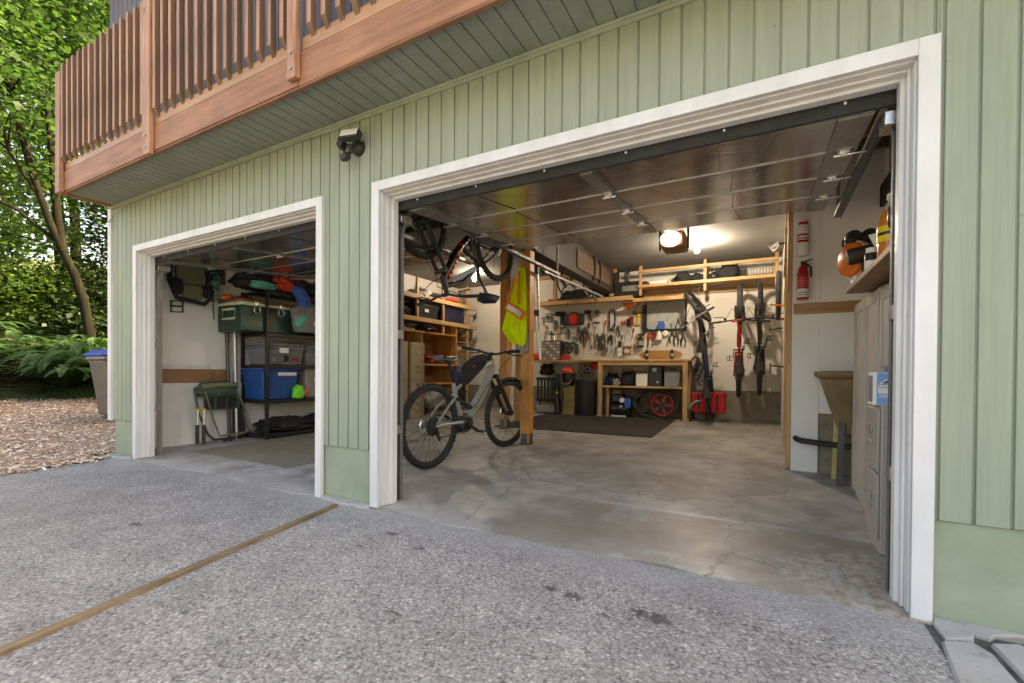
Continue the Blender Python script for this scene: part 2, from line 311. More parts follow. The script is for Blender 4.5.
    def blob(s, c, d, seed=0, amp=.12, n=18, m=12, mi=0, flat=True, freq=2.2):
        """crumpled bag or heap of cloth: ellipsoid pushed about by smooth noise, flat underneath"""
        from mathutils import noise
        k = MB(); k.ball((0, 0, 0), 1, n=n, m=m); out = []; c = Vector(c)
        for v in k.v:
            p = Vector(v); f = 1+amp*2*noise.noise(p*freq+Vector((seed*7.3, seed*1.9, 0)))+amp*noise.noise(p*freq*2.7+Vector((seed, 3, 1)))
            p = Vector((abs(p.x)**.8*math.copysign(1, p.x), abs(p.y)**.8*math.copysign(1, p.y), p.z))*f
            if flat and p.z < -.75: p.z = -.75
            out.append(c+Vector((p.x*d[0]/2, p.y*d[1]/2, p.z*d[2]/2)))
        return s.add(out, k.f, mi)
def mk(name, mb, mats, parent=None, bevel=0, smooth=35, seg=1):
    me = bpy.data.meshes.new(name); base = Vector((0, 0, 0)); root = parent
    while root is not None and root.parent is not None: root = root.parent
    if root is not None: base = root.location.copy()
    elif parent is None and mb.v and name not in ('driveway', 'garage_floor', 'ground', 'bark_ground'):
        A = np.array(mb.v); base = Vector(((A[:, 0].min()+A[:, 0].max())/2, (A[:, 1].min()+A[:, 1].max())/2, A[:, 2].min()))
    me.from_pydata([(v[0]-base.x, v[1]-base.y, v[2]-base.z) for v in mb.v], [], mb.f)
    for m in (mats if isinstance(mats, (list, tuple)) else [mats]): me.materials.append(K[m])
    if any(mb.m): me.polygons.foreach_set('material_index', mb.m)
    bm = bmesh.new(); bm.from_mesh(me); bmesh.ops.recalc_face_normals(bm, faces=bm.faces); bm.to_mesh(me); bm.free()
    if smooth: me.shade_smooth(); me.set_sharp_from_angle(angle=R_(smooth))
    me.update(); o = bpy.data.objects.new(name, me); COL.objects.link(o)
    if parent is not None: o.parent = parent
    else: o.location = base
    if bevel:
        b = o.modifiers.new('bevel', 'BEVEL'); b.width = bevel; b.segments = seg; b.limit_method = 'ANGLE'; b.angle_limit = R_(40)
    return o
def tag(o, label, cat, group=None, kind=None):
    if label: o['label'] = label
    if cat: o['category'] = cat
    if group: o['group'] = group
    if kind: o['kind'] = kind
    return o
def thing(name, label, cat, loc=(0, 0, 0), group=None):
    o = bpy.data.objects.new(name, None); o.empty_display_size = .1; COL.objects.link(o); o.location = loc
    return tag(o, label, cat, group)
def solo(name, mb, mats, label, cat, group=None, bevel=0, smooth=35, kind=None):
    return tag(mk(name, mb, mats, None, bevel, smooth), label, cat, group, kind)
def copy_tree(o, parent=None):
    c = o.copy(); COL.objects.link(c)
    if parent is not None: c.parent = parent
    for ch in [x for x in list(S.objects) if x.parent == o]: copy_tree(ch, c)
    return c
def dup(o, loc, rz=0, label=None, group=None):
    c = copy_tree(o); c.location = loc; c.rotation_euler = (0, 0, rz)
    if label: c['label'] = label
    if group: c['group'] = group
    return c
def text(s, size, origin, xdir, ydir, depth=.001, align='CENTER'):
    """mesh of a line of lettering lying in the plane of xdir, ydir"""
    cu_ = bpy.data.curves.new('t', 'FONT'); cu_.body = s; cu_.size = size; cu_.align_x = align; cu_.extrude = depth; cu_.resolution_u = 3
    o = bpy.data.objects.new('t', cu_); me = bpy.data.meshes.new_from_object(o); x, y = Vector(xdir).normalized(), Vector(ydir).normalized(); z = x.cross(y)
    mb = MB(); mb.add([Vector(origin)+x*v.co.x+y*v.co.y+z*v.co.z for v in me.vertices], [tuple(p.vertices) for p in me.polygons])
    bpy.data.objects.remove(o); bpy.data.curves.remove(cu_); bpy.data.meshes.remove(me); return mb
def rz3(a): return Matrix.Rotation(a, 3, 'Z')
def fz(y): return .02*max(0, y)          # the slab falls towards the door

# ---------------------------------------------------------------- setting: ground
def hill(d): return 0 if d < 0 else (.02*d+.014*d*d if d < 4.8 else (.4186+.40*(d-4.8) if d < 8.2 else 1.7786+.2*(d-8.2)))
def gz(x, y):
    a = hill(-4.6-x) if y > -14 else 0
    b = 0 if y < 9 else .06*(y-9)
    return -.05+a+b
mb = MB(); xs = list(np.arange(-60, -16, 3))+list(np.arange(-16, -4, .4))+list(np.arange(-4, 44, 4)); ys = list(np.arange(-60, -6, 4))+list(np.arange(-6, 8, .5))+list(np.arange(8, 70, 4))
vs = [(x, y, gz(x, y)) for y in ys for x in xs]; nx = len(xs)
mb.add(vs, [(j*nx+i, j*nx+i+1, (j+1)*nx+i+1, (j+1)*nx+i) for j in range(len(ys)-1) for i in range(nx-1)])
tag(mk('ground', mb, 'forest_floor'), None, None, kind='structure')
# asphalt with its left edge against the bark
mb = MB(); edge = [(-4.62, -.02), (-4.5, -.12), (-4.32, -.2), (-4.27, -.6), (-4.22, -1.0), (-4.1, -1.9), (-4.0, -3), (-3.9, -6), (-3.8, -14)]
P = [(9, -.0), (9, -14)]+[(x, y) for x, y in edge[::-1]]
mb.add([(x, y, -.012) for x, y in P]+[(x, y, -.10) for x, y in P], [tuple(range(len(P)))]+[(i, (i+1) % len(P), len(P)+(i+1) % len(P), len(P)+i) for i in range(len(P))])
tag(mk('driveway', mb, 'asphalt', smooth=0), None, None, kind='structure')
# slab of the garage
mb = MB(); gx = np.linspace(-4.62, 2.75, 24); gy = [.0]+list(np.linspace(.12, 6.62, 20))
edgey = lambda x: -.02-.02*math.sin(x*3.1)-.015*math.sin(x*7.7+1)-.01*math.sin(x*17)
gx = np.linspace(-4.62, 2.75, 90)
vs = [(x, edgey(x) if j == 0 else y, fz(y)+(.0 if j else -.006)) for j, y in enumerate(gy) for x in gx]; n = len(gx)
mb.add(vs, [(j*n+i, j*n+i+1, (j+1)*n+i+1, (j+1)*n+i) for j in range(len(gy)-1) for i in range(n-1)])
mb.add([(x, edgey(x), -.006) for x in gx]+[(x, edgey(x), -.06) for x in gx], [(i, n+i, n+i+1, i+1) for i in range(n-1)])
tag(mk('garage_floor', mb, 'slab_concrete'), None, None, kind='structure')
# bark chips: bed and loose chips
def inbark(x, y):
    ex = np.interp(-y, [-3, .02, .12, .2, .6, 1, 1.9, 3, 6], [-4.72, -4.72, -4.5, -4.32, -4.27, -4.22, -4.1, -4.0, -3.9])
    return x < ex+.07 and x > -9.6+.25*math.sin(y*1.3)
mb = MB(); bxs = np.arange(-9.9, -3.85, .15); bys = np.arange(-6, 4.2, .15)
def bz(x, y): return gz(x, y)+.045+.02*math.sin(x*2.1+y)*math.sin(y*2.7)
idx = {}
for i, x in enumerate(bxs):
    for j, y in enumerate(bys):
        if inbark(x, y) : idx[i, j] = len(mb.v); mb.v.append((x, y, bz(x, y)))
for (i, j) in idx:
    q = [(i, j), (i+1, j), (i+1, j+1), (i, j+1)]
    if all(k in idx for k in q): mb.f.append(tuple(idx[k] for k in q)); mb.m.append(0)
tag(mk('bark_ground', mb, 'chip_bed'), None, None, kind='structure')
V = []; F = []
while len(F) < 17000*2:
    x = -4.0-5.7*random.random()**1.15; y = random.uniform(-2.6, 3.4)
    if not inbark(x-.03, y): continue
    z = bz(x, y)+random.uniform(.0, .022); L = random.uniform(.02, .075)/2; W = random.uniform(.008, .022)/2
    R = Matrix.Rotation(random.uniform(0, 6.3), 3, 'Z') @ Matrix.Rotation(random.gauss(0, .35), 3, 'X') @ Matrix.Rotation(random.gauss(0, .25), 3, 'Y'); n = len(V)
    for px, py, pz in [(-L, -W, 0), (0, -W, .004), (L, -W*.6, 0), (L, W*.6, 0), (0, W, .004), (-L, W, 0)]:
        q = R @ Vector((px, py, pz)); V.append((x+q.x, y+q.y, z+q.z))
    F += [(n, n+1, n+4, n+5), (n+1, n+2, n+3, n+4)]
mb = MB(); mb.v = V; mb.f = F; mb.m = [0]*len(F)
solo('bark_chips', mb, 'wood_chip', 'loose tan wood chips covering the ground left of the driveway', 'wood chips', kind='stuff', smooth=0)

# ---------------------------------------------------------------- the house
H = thing('house', 'green wood-sided house with two open garage bays under its deck', 'house', (-.5, 0, 0))
DO = {'L': (-4.04, -1.185), 'R': (-.520, 2.362)}       # clear widths inside the casings
CAS = [(-4.113, -1.107), (-.594, 2.431)]                # outside of the casings
ZT, ZS, ZSOF = 2.286, .386, 2.798
# siding boards (grooves are real), 4 inch spacing
mb = MB(); g0 = 1.472; xsid = [g0+.1052*k for k in range(-59, 10)]+[2.446+.105*k for k in range(0, 62)]
for a, b in zip(xsid[:-1], xsid[1:]):
    a2, b2 = a+.0045, b-.0045
    segs = [(ZS, ZSOF)]
    for (c0, c1) in CAS:
        if b2 <= c0 or a2 >= c1: continue
        out = []
        if a2 < c0: out.append((a2, c0, ZS, ZSOF))
        if b2 > c1: out.append((c1, b2, ZS, ZSOF))
        out.append((max(a2, c0), min(b2, c1), ZT-.03, ZSOF)); segs = out; break
    else: segs = [(a2, b2, ZS, ZSOF)]
    for (x0, x1, z0, z1) in segs:
        if x1-x0 > .002 and x0 > -4.70: mb.bx(x0, x1, -.0, .014, z0+.004*(z0 == ZS)*random.random(), z1)
mk('siding', mb, 'siding_green', H, bevel=.0025)
mb = MB()    # sheathing behind the grooves and the wall core
for x0, x1, z0, z1 in [(-4.70, -4.06, ZS+.004, ZSOF), (-1.165, -.54, ZS+.004, ZSOF), (2.382, 9.0, ZS+.004, ZSOF), (-4.06, -1.165, ZT-.04, ZSOF), (-.54, 2.382, ZT-.04, ZSOF)]:
    mb.bx(x0, x1, .009, .05, z0, z1)
mk('sheathing', mb, 'siding_green', H)
for x0, x1 in [(-4.62, -4.05), (-1.165, -.54), (2.382, 9.0)]: mk('foundation', MB().bx(x0, x1, .013, .14, -.03, ZS+.002), 'foundation_paint', H, bevel=.004)
mb = MB()
for x0, x1, z0, z1 in [(-4.6, -4.10, fz(.1), 2.95), (-1.12, -.585, 0, 2.95), (2.43, 2.75, 0, 2.95), (-4.10, -1.12, 2.31, 2.95), (-.585, 2.43, 2.31, 2.95)]:
    mb.bx(x0, x1, .052, .139, z0, z1)
mk('wall_core', mb, 'wall_white', H)
# bottom drip edge of the siding
# corner board
mb = MB(); mb.bx(-4.722, -4.645, -.02, .012, .375, ZSOF-.03); mb.bx(-4.722, -4.70, .012, .09, .375, ZSOF-.03); mk('corner_board', mb, 'trim_white', H, bevel=.002)
# garage door casings with stepped jambs
def casing(x0, x1):
    mb = MB(); i0, i1 = x0+.072, x1-.068; zi = ZT-.066
    zb = lambda x: -.012
    mb.bx(x0, i0, -.026, .004, -.004, ZT); mb.bx(i1, x1, -.026, .004, -.012, ZT); mb.bx(i0, i1, -.026, .004, zi, ZT)
    o = mk('door_casing', mb, 'trim_white', H, bevel=.002)
    mb = MB()     # jamb boards
    mb.bx(i0-.05, i0+.006, .0045, .139, 0, zi+.006); mb.bx(i1-.006, i1+.05, .0045, .139, 0, zi+.006); mb.bx(i0-.05, i1+.05, .0045, .139, zi-.006, zi+.05)
    # stepped stop mouldings
    for d, y0, y1 in ((.019, .045, .139), (.034, .085, .1385)):
        mb.bx(i0+.0061, i0+d, y0, y1, .002, zi-.0061); mb.bx(i1-d, i1-.0061, y0, y1, .002, zi-.0061); mb.bx(i0+d, i1-d, y0, y1, zi-d, zi-.0061)
    mk('door_jamb', mb, 'trim_white', H, bevel=.003)
for c in CAS: casing(*c)
# soffit boards under the deck, grooves towards the yard, and the moulding along the wall
mb = MB()
for k in range(-60, 75):
    a = g0+.1052*k
    if a < -4.6 or a > 8.9: continue
    mb.bx(a+.004, a+.1012, -.425, -.001, ZSOF, ZSOF+.012)
mb.bx(-4.60, 9.0, -.425, -.001, ZSOF+.008, ZSOF+.02)
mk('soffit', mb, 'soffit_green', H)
mb = MB(); mb.bx(-4.70, 9.0, -.020, -.0005, ZSOF-.035, ZSOF-.001); mb.bx(-4.70, 9.0, -.032, -.0205, ZSOF-.018, ZSOF-.001); mk('soffit_moulding', mb, 'siding_green', H, bevel=.003)
# upper storey, unseen gable roof; height and right end added to shade driveway
mb = MB(); 
for k in range(130): a = -4.72+.1052*k; mb.bx(a+.004, a+.1012, -.002, .02, 3.06, 5.7)
mb.bx(-4.72, 9.0, .012, 7.0, 2.96, 5.7); mk('upper_wall', mb, 'upper_siding_shaded', H)
mb = MB(); mb.prism([(-.55, 5.65), (3.5, 7.4), (7.6, 5.65), (7.6, 5.82), (3.5, 7.58), (-.55, 5.82)], -5.2, 9.5, 'x'); mk('unseen_roof', mb, 'black_metal', H)
mb = MB(); mb.bx(-4.72, -4.60, .10, 7.0, -.1, 2.96); mb.bx(8.9, 9.0, .14, 7, -.1, 2.96); mb.bx(-4.6, 8.9, 6.9, 7.0, -.1, 2.96); mk('side_wall', mb, 'siding_green', H)
# interior shell
mb = MB(); mb.bx(-4.60, -4.565, .14, 6.62, 0, 2.95); mk('left_inner_wall', mb, 'wall_white', H)
mb = MB(); mb.bx(-4.565, 2.2, 6.62, 6.66, .66, 2.95); mk('tool_wall', mb, 'tool_wall', H)
mb = MB(); mb.bx(-4.565, 2.2, 6.585, 6.66, .0, .655); mk('concrete_stem_wall', mb, 'concrete_old', H, bevel=.01)
mb = MB(); mb.bx(2.115, 2.2, 2.80, 6.585, 0, 2.95); mk('right_inner_wall', mb, 'tool_wall', H)
mb = MB(); mb.bx(2.08, 2.296, 2.67, 2.80, .0, 2.95); mb.bx(2.2965, 2.75, 2.67, 2.80, .60, 2.95); mb.bx(2.75, 2.79, .14, 2.8, 0, 2.95); mk('return_wall', mb, 'wall_white', H, bevel=.004)
mb = MB(); mb.bx(2.296, 2.75, 2.69, 2.79, 0, .599); mk('return_stem_wall', mb, 'concrete_old', H)
mb = MB(); mb.bx(2.040, 2.078, 2.70, 2.79, .06, 2.95); mb.bx(2.075, 2.113, 4.2, 4.29, .08, 2.95); mk('bare_stud', mb, 'pine_vertical', H, bevel=.003)
mb = MB(); mb.bx(2.71, 2.7495, .16, 2.28, 2.60, 3.02); mk('rim_joist', mb, 'fir_orange', H)
mb = MB(); mb.bx(2.72, 2.7495, .16, 2.66, 2.42, 2.598); mk('recess_shade', mb, 'void_shade_black', H)  # black strip on the wall, painted in place of a shaded void
mb = MB(); mb.bx(2.09, 2.62, 2.650, 2.6695, 1.52, 1.62); mk('wall_rail_board', mb, 'deck_wood', H, bevel=.004)
mb = MB(); mb.bx(-4.565, 2.75, 2.30, 6.62, 2.952, 2.99); mk('ceiling', mb, 'ceiling_grey', H)
mb = MB(); mb.bx(-4.565, 2.75, .14, 2.30, 3.02, 3.04)
mk('subfloor', mb, 'ply_orange', H)
for k in range(5):
    y = .42+.41*k; mb = MB(); mb.bx(-4.565, 2.75, y, y+.04, 2.82, 3.02); mk('joist', mb, 'fir_orange', H, bevel=.003)
mb = MB(); mb.bx(-4.565, -.56, 2.302, 2.34, 2.80, 2.952); mb.bx(-.56, 2.75, 2.302, 2.34, 2.80, 2.952); mk('ceiling_edge_board', mb, 'ceiling_grey', H)
# dark wood carrying beam with straps, on two posts
mb = MB(); mb.bx(-.86, -.66, 2.78, 6.6, 2.475, 2.95); mk('carrying_beam', mb, 'beam_brown', H, bevel=.004)
mb = MB(); mb.bx(-.657, -.64, 4.2, 5.9, 2.56, 2.84); mk('beam_patch', mb, 'patch_board', H, bevel=.002)
for (x, y) in ((-.755, 2.75), (-1.70, 3.85)):
    p = MB(); p.bx(x-.062, x+.062, y-.062, y+.062, fz(y)+.02, 2.95 if y > 3 else 2.474); o = mk('post', p, 'fir_orange', H, bevel=.004)
    q = MB(); q.bx(x-.07, x+.07, y-.07, y+.07, fz(y)-.01, fz(y)+.018); q.bx(x+.0622, x+.066, y-.04, y+.04, fz(y), fz(y)+.14); q.bx(x-.04, x+.04, y-.066, y-.0622, fz(y), fz(y)+.14); mk('post_bracket', q, 'steel_dark', o)
mb = MB()
for x, y, h in [(-1.69, 2.15, .0)]: pass
mb.bx(-1.93, -1.79, 4.62, 4.66, fz(4.6), 2.45); mk('wood_partition', mb, 'fir_orange', H, bevel=.003)
mb = MB(); mb.bx(-2.12, -2.04, 4.70, 4.78, fz(4.7), 2.55); mk('painted_stud', mb, 'tool_wall', H, bevel=.003)
mb = MB(); mb.bx(-1.93, -1.785, 4.64, 4.70, .1, 2.40); mk('door_leaf', mb, 'ply_brown', H)

# deck rail over the bays
D = thing('deck', 'cedar deck with upright balusters overhanging the garage wall', 'deck', (-1, -.45, ZSOF))
mb = MB()
for a, b in ((-4.60, -2.65), (-2.645, -.79), (-.785, 1.1), (1.105, 3.1), (3.105, 9.0)): mb.bx(a, b, -.462, -.426, ZSOF-.018+random.uniform(-.004, .004), 2.992)
mk('fascia', mb, 'cedar', D, bevel=.004)
mb = MB(); mb.bx(-4.60, 9.0, -.458, -.428, ZSOF-.034, ZSOF-.0185); mk('drip_board', mb, 'cedar_brown', D, bevel=.002)
mb = MB()
for a, b in ((-4.59, -2.75), (-2.63, -.86), (-.76, 1.04), (1.14, 9.0)): mb.bx(a, b, -.455, -.419, 2.999, 3.085)
mk('bottom_rail', mb, 'deck_wood', D, bevel=.003)
mb = MB(); mb.bx(-4.60, 9.0, -.418, -.0025, 3.0, 3.03); mk('deck_boards', mb, 'cedar_brown', D)
mb = MB(); mb.bx(-4.59, 9.0, -.442, -.404, 3.90, 3.99); mk('top_rail', mb, 'cedar_brown', D, bevel=.003)
mb = MB(); mb.bx(-4.64, -4.602, -.46, -.003, 2.785, 2.992); mk('end_fascia', mb, 'cedar', D, bevel=.003)
def post(x, z0, z1, hw=.046):
    mb = MB(); mb.bx(x-hw, x+hw, -.50, -.4635, z0, z1); o = mk('deck_post', mb, 'cedar_vertical', D, bevel=.004)
    for z in (z0+.06, z0+.16): mk('bolt_head', MB().cyl((x, -.5003, z), (x, -.508, z), .011, n=6), 'galvanised', o)
post(-4.53, 2.77, 4.0, .055); post(-2.69, 2.75, 4.05, .062); post(-.81, 2.815, 4.14); post(1.09, 2.80, 4.13)
bal0 = None; bz0, bz1 = 3.112, 4.06
def baluster(x):
    global bal0
    dz = random.uniform(-.006, .006); ry = random.gauss(0, .0035)
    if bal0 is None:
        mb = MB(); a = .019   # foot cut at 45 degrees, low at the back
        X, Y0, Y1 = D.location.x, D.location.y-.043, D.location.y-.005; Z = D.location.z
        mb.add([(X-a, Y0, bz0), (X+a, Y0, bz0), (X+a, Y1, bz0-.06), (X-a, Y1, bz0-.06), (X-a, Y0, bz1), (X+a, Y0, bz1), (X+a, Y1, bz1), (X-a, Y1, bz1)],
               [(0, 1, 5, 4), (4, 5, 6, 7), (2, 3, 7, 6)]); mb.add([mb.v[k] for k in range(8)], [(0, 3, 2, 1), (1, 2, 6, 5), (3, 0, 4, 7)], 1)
        o = bal0 = mk('baluster', mb, ['cedar_vertical', 'cedar_side_shaded'], D, smooth=0)
    else: o = bal0.copy(); COL.objects.link(o)
    o.location = (x-D.location.x, 0, dz); o.rotation_euler = (0, ry, 0)
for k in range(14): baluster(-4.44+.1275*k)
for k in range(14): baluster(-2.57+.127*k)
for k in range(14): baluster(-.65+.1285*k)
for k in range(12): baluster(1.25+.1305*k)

# ---------------------------------------------------------------- overhead garage doors, opened flat under the ceiling
def garage_door(x0, x1, label, rows):
    xm = (x0+x1)/2; T = thing('garage_door', label, 'garage door', (xm, .15, 2.12), 'open overhead garage doors')
    zat = lambda y: 2.13+(y-.16)*.089; ex = [.165, .66, 1.14, 1.62, 2.09]
    for i in range(4):
        mb = MB(); a, b = ex[i]+.004, ex[i+1]-.004
        mb.add([(x0, a, zat(a)), (x1, a, zat(a)), (x1, b, zat(b)), (x0, b, zat(b)), (x0, a, zat(a)+.045), (x1, a, zat(a)+.045), (x1, b, zat(b)+.045), (x0, b, zat(b)+.045)],
               [(0, 3, 2, 1), (4, 5, 6, 7), (0, 1, 5, 4), (1, 2, 6, 5), (2, 3, 7, 6), (3, 0, 4, 7)])
        p = mk('door_section', mb, 'foil_insulation', T, smooth=0)
        for y in (b-.006,):
            if i == 3: continue
            q = MB(); q.add([(x0, y, zat(y)-.006), (x1, y, zat(y)-.006), (x1, y+.006, zat(y)-.006), (x0, y+.006, zat(y)-.006), (x0, y, zat(y)+.003), (x1, y, zat(y)+.003), (x1, y+.012, zat(y)+.003), (x0, y+.012, zat(y)+.003)],
               [(0, 3, 2, 1), (4, 5, 6, 7), (0, 1, 5, 4), (1, 2, 6, 5), (2, 3, 7, 6), (3, 0, 4, 7)]); mk('section_rail', q, 'galvanised', p, smooth=0)
        for fx in np.linspace(x0+.62, x1-.62, 3):
            q = MB(); q.bar((fx+random.gauss(0, .03), a+.03, zat(a+.03)-.002), (fx+random.gauss(0, .03), b-.03, zat(b-.03)-.002), .004, .004); mk('foil_seam', q, 'steel_dark', p)
        for xx, wd in ((x0+.075, .13), (xm, .075), (x1-.075, .13)):
            q = MB(); q.bar((xx, a+.02, zat(a+.02)-.006), (xx, b-.02, zat(b-.02)-.006), wd, .008); mk('stile', q, 'galvanised', p)
    for xx in (x0+.06, xm, x1-.06):      # hinges with their pins
        for y in ex[1:4]:
            mb = MB(); z = zat(y)-.02; mb.bx(xx-.03, xx+.03, y-.055, y+.055, z+.001, z+.007); mb.cyl((xx-.045, y, z-.006), (xx+.045, y, z-.006), .008, n=8); mb.bx(xx-.02, xx+.02, y-.02, y+.02, z-.008, z+.002)
            if xx != xm: mb.cyl((xx, y, z-.006), (xx+(.10 if xx > xm else -.10), y, z-.006), .006, n=8)
            mk('hinge', mb, 'steel', T)
    mb = MB(); mb.bx(x0-.07, x1+.075, .146, .168, 2.125, 2.205); sl = mk('bottom_seal', mb, 'rubber', T, bevel=.006, seg=2)
    for k in range(6): mk('screw', MB().ball((x0+.12+(x1-x0-.24)*k/5, .1455, 2.178), .007, n=8, m=6), 'white_plastic', sl)
    for sx, xt in ((-1, x0-.09), (1, x1+.085)):   # tracks: upright, bend, overhead run
        ye = 3.2 if sx < 0 else 2.14
        path = [(xt, .20, fz(.2)), (xt, .20, 1.93)]+[(xt, .20+.32*(1-math.cos(a)), 1.93+.32*math.sin(a)) for a in np.linspace(.15, 1.57, 8)]+[(xt, ye, 2.25 if sx < 0 else 2.235)]
        mb = MB()
        for a, b in zip(path[:-1], path[1:]): mb.bar(a, b, .048, .006, up=(0, 0, 1)); 
        for o_ in (-.024, .024):
            for a, b in zip(path[:-1], path[1:]):
                mb.bar((a[0]+o_, a[1], a[2]), (b[0]+o_, b[1], b[2]), .004, .03)
        mk('track', mb, 'track_metal' if x0 > -2 else 'galvanised', T)
        mb = MB(); mb.bx(xt-.012, xt+.012, ye-.05, ye-.046, 2.27, 2.95); mk('track_hanger', mb, 'galvanised', T)
        for z in (.5, 1.2): mk('track_bracket', MB().bx(xt-.03, xt+.03, .14, .21, z, z+.06), 'galvanised', T)
        mb = MB(); mb.bx(xt-.06, xt+.04, .17, .29, 2.055, 2.115); mk('bottom_bracket', mb, 'steel', T, bevel=.003)
    return T
gd = garage_door(-.44, 2.27, 'foil lined overhead door raised above the bay with the standing bike', 4)
garage_door(-3.96, -1.26, 'dark foil lined overhead door raised above the bay with the storage rack', 4)
# opener with lit cover
T = thing('door_opener', 'ceiling garage door opener with its glowing lamp cover', 'garage opener', (.985, 2.75, 2.26))
mk('rail', MB().bar((.95, .35, 2.42), (.96, 2.6, 2.45), .05, .03), 'galvanised', T)
mk('housing', MB().bx(.86, 1.11, 2.66, 3.02, 2.30, 2.46), 'ply_brown', T, bevel=.025, seg=2)
mb = MB(); mb.ball((0, 0, 0), 1); m2 = MB(); m2.T = Matrix.Translation((.985, 2.60, 2.36)) @ Matrix.Diagonal((.105, .08, .078, 1)); m2.ball((0, 0, 0), 1, n=20, m=12); mk('lamp_cover', m2, 'opener_glow', T)
for x in (.84, 1.13): mk('hanger_strap', MB().bx(x-.012, x+.012, 2.80, 2.803, 2.30, 2.95), 'steel_dark', T)
mk('door_arm', MB().bar((.95, .75, 2.24), (.95, .42, 2.40), .03, .006), 'steel', T)
# bare bulbs
def bulb(x, y, label, glow='bulb_glow'):
    T = thing('ceiling_bulb', label, 'light bulb', (x, y, 2.78), 'bare ceiling bulbs')
    mk('lamp_holder', MB().lathe([(.075, 2.951), (.075, 2.935), (.05, 2.91), (.035, 2.87), (.02, 2.865)], (x, y, 0)), 'white_plastic', T)
    mk('glass_bulb', MB().lathe([(.001, 2.765), (.02, 2.77), (.033, 2.79), (.036, 2.81), (.03, 2.835), (.018, 2.864)], (x, y, 0), n=16), glow, T)
bulb(.96, 4.98, 'bare glowing bulb on the grey ceiling just behind the door opener'); bulb(-3.22, 5.26, 'bare glowing bulb on the ceiling seen below the hanging bike', 'bulb_glow_dim')

# ---------------------------------------------------------------- outside, on the wall and the ground
T = thing('security_light', 'black twin floodlight with motion sensor under the deck', 'security light', (-.75, 0, 2.49))
mk('wall_plate', MB().lathe([(.055, 0), (.052, .03), (.04, .045)], (-.735, -.001, 2.565), R=Matrix.Rotation(R_(90), 3, 'X')), 'black_plastic', T)
R1 = Matrix.Rotation(R_(14), 3, 'Z') @ Matrix.Rotation(R_(-24), 3, 'X')
o = mk('lamp_head', MB().box((-.715, -.10, 2.612), (.145, .055, .066), R1), 'black_plastic', T, bevel=.010, seg=2); mk('lamp_lens', MB().box(Vector((-.715, -.10, 2.612))+R1 @ Vector((0, -.028, 0)), (.135, .006, .056), R1), 'light_housing', o, bevel=.003)
R2 = Matrix.Rotation(R_(-58), 3, 'Z') @ Matrix.Rotation(R_(-20), 3, 'X')
o = mk('lamp_head', MB().box((-.835, -.075, 2.59), (.10, .045, .066), R2), 'black_plastic', T, bevel=.010, seg=2); mk('lamp_lens', MB().box(Vector((-.835, -.075, 2.59))+R2 @ Vector((0, -.023, 0)), (.09, .005, .054), R2), 'light_housing', o, bevel=.003)
mk('swivel_arm', MB().tube([(-.735, -.03, 2.575), (-.72, -.06, 2.59), (-.715, -.08, 2.60)], .013), 'black_plastic', T); mk('swivel_arm', MB().tube([(-.75, -.03, 2.575), (-.79, -.05, 2.58), (-.82, -.06, 2.585)], .012), 'black_plastic', T)
mk('sensor_neck', MB().tube([(-.745, -.04, 2.55), (-.76, -.06, 2.525), (-.775, -.07, 2.50)], .012), 'black_plastic', T)
o = mk('motion_sensor', MB().box((-.785, -.085, 2.485), (.078, .055, .05), Matrix.Rotation(R_(-20), 3, 'Z') @ Matrix.Rotation(R_(14), 3, 'X')), 'black_plastic', T, bevel=.012, seg=2)
mb = MB(); mb.tube([(-4.68, -.024, 2.62), (-4.5, -.03, 2.70), (-4.3, -.034, 2.742), (-4.0, -.036, 2.756), (-3.3, -.035, 2.757), (-2.2, -.035, 2.758), (-1.4, -.035, 2.757), (-.9, -.03, 2.742), (-.76, -.02, 2.64)], .0045, n=6)
solo('cable', mb, 'siding_green', 'thin painted cable looping along the top of the siding', 'cable')
mb = MB(); pts = [(-.835, -.115), (-.80, -.25), (-.685, -.75), (-.55, -1.3), (-.41, -1.9), (-.26, -2.6)]
for i in range(len(pts)-1):
    (xa, ya), (xb, yb) = pts[i], pts[i+1]; mb.bar((xa, ya, -.006), (xb, yb, -.006), .036, .03)
solo('expansion_strip', mb, 'strip_wood', 'weathered wooden expansion strip set in the grey driveway', 'wood strip', bevel=.006)
mb = MB(); mb.prism([(2.40, .012), (3.3, .012), (3.3, -.8), (2.34, -.8), (2.40, -.3)], -.04, -.0105); sl_ = mk('soil', mb, 'soil_dark'); tag(sl_, None, None, kind='structure')
def slab(poly, h, label):
    mb = MB(); mb.prism([(x, y) for x, y in poly], -.05, h); o = solo('concrete_piece', mb, 'concrete_light', label, 'concrete piece', 'broken concrete beside the right wall', bevel=.008); return o
slab([(2.440, .012), (2.80, .012), (2.80, .005), (2.672, -.012), (2.60, -.05), (2.575, -.085), (2.53, -.075), (2.521, -.12), (2.432, -.165), (2.425, -.06)], .005, 'pale broken concrete apron touching the foot of the right door casing')
slab([(2.69, -.02), (3.2, .010), (3.2, -.25), (2.74, -.16), (2.66, -.10)], .002, 'grey concrete lump against the painted foundation at the frame edge')
slab([(2.415, -.178), (2.515, -.135), (2.548, -.2), (2.555, -.45), (2.52, -.72), (2.36, -.72), (2.385, -.42)], .000, 'long pale concrete sliver running towards the viewer')
slab([(2.562, -.12), (2.65, -.075), (2.74, -.172), (3.2, -.262), (3.2, -.75), (2.55, -.75), (2.574, -.35)], .003, 'wide rough concrete slab at the lower right corner')
mb = MB(); P = [(-1.11, .012), (-.60, .012), (-.585, -.05), (-.66, -.075), (-.70, -.06), (-.80, -.085), (-.93, -.065), (-1.06, -.05), (-1.12, -.02)]; mb.prism(P, -.05, .006); solo('concrete_piece', mb, 'concrete_light', 'thin concrete strip at the foot of the wall between the doors', 'concrete piece', bevel=.006)
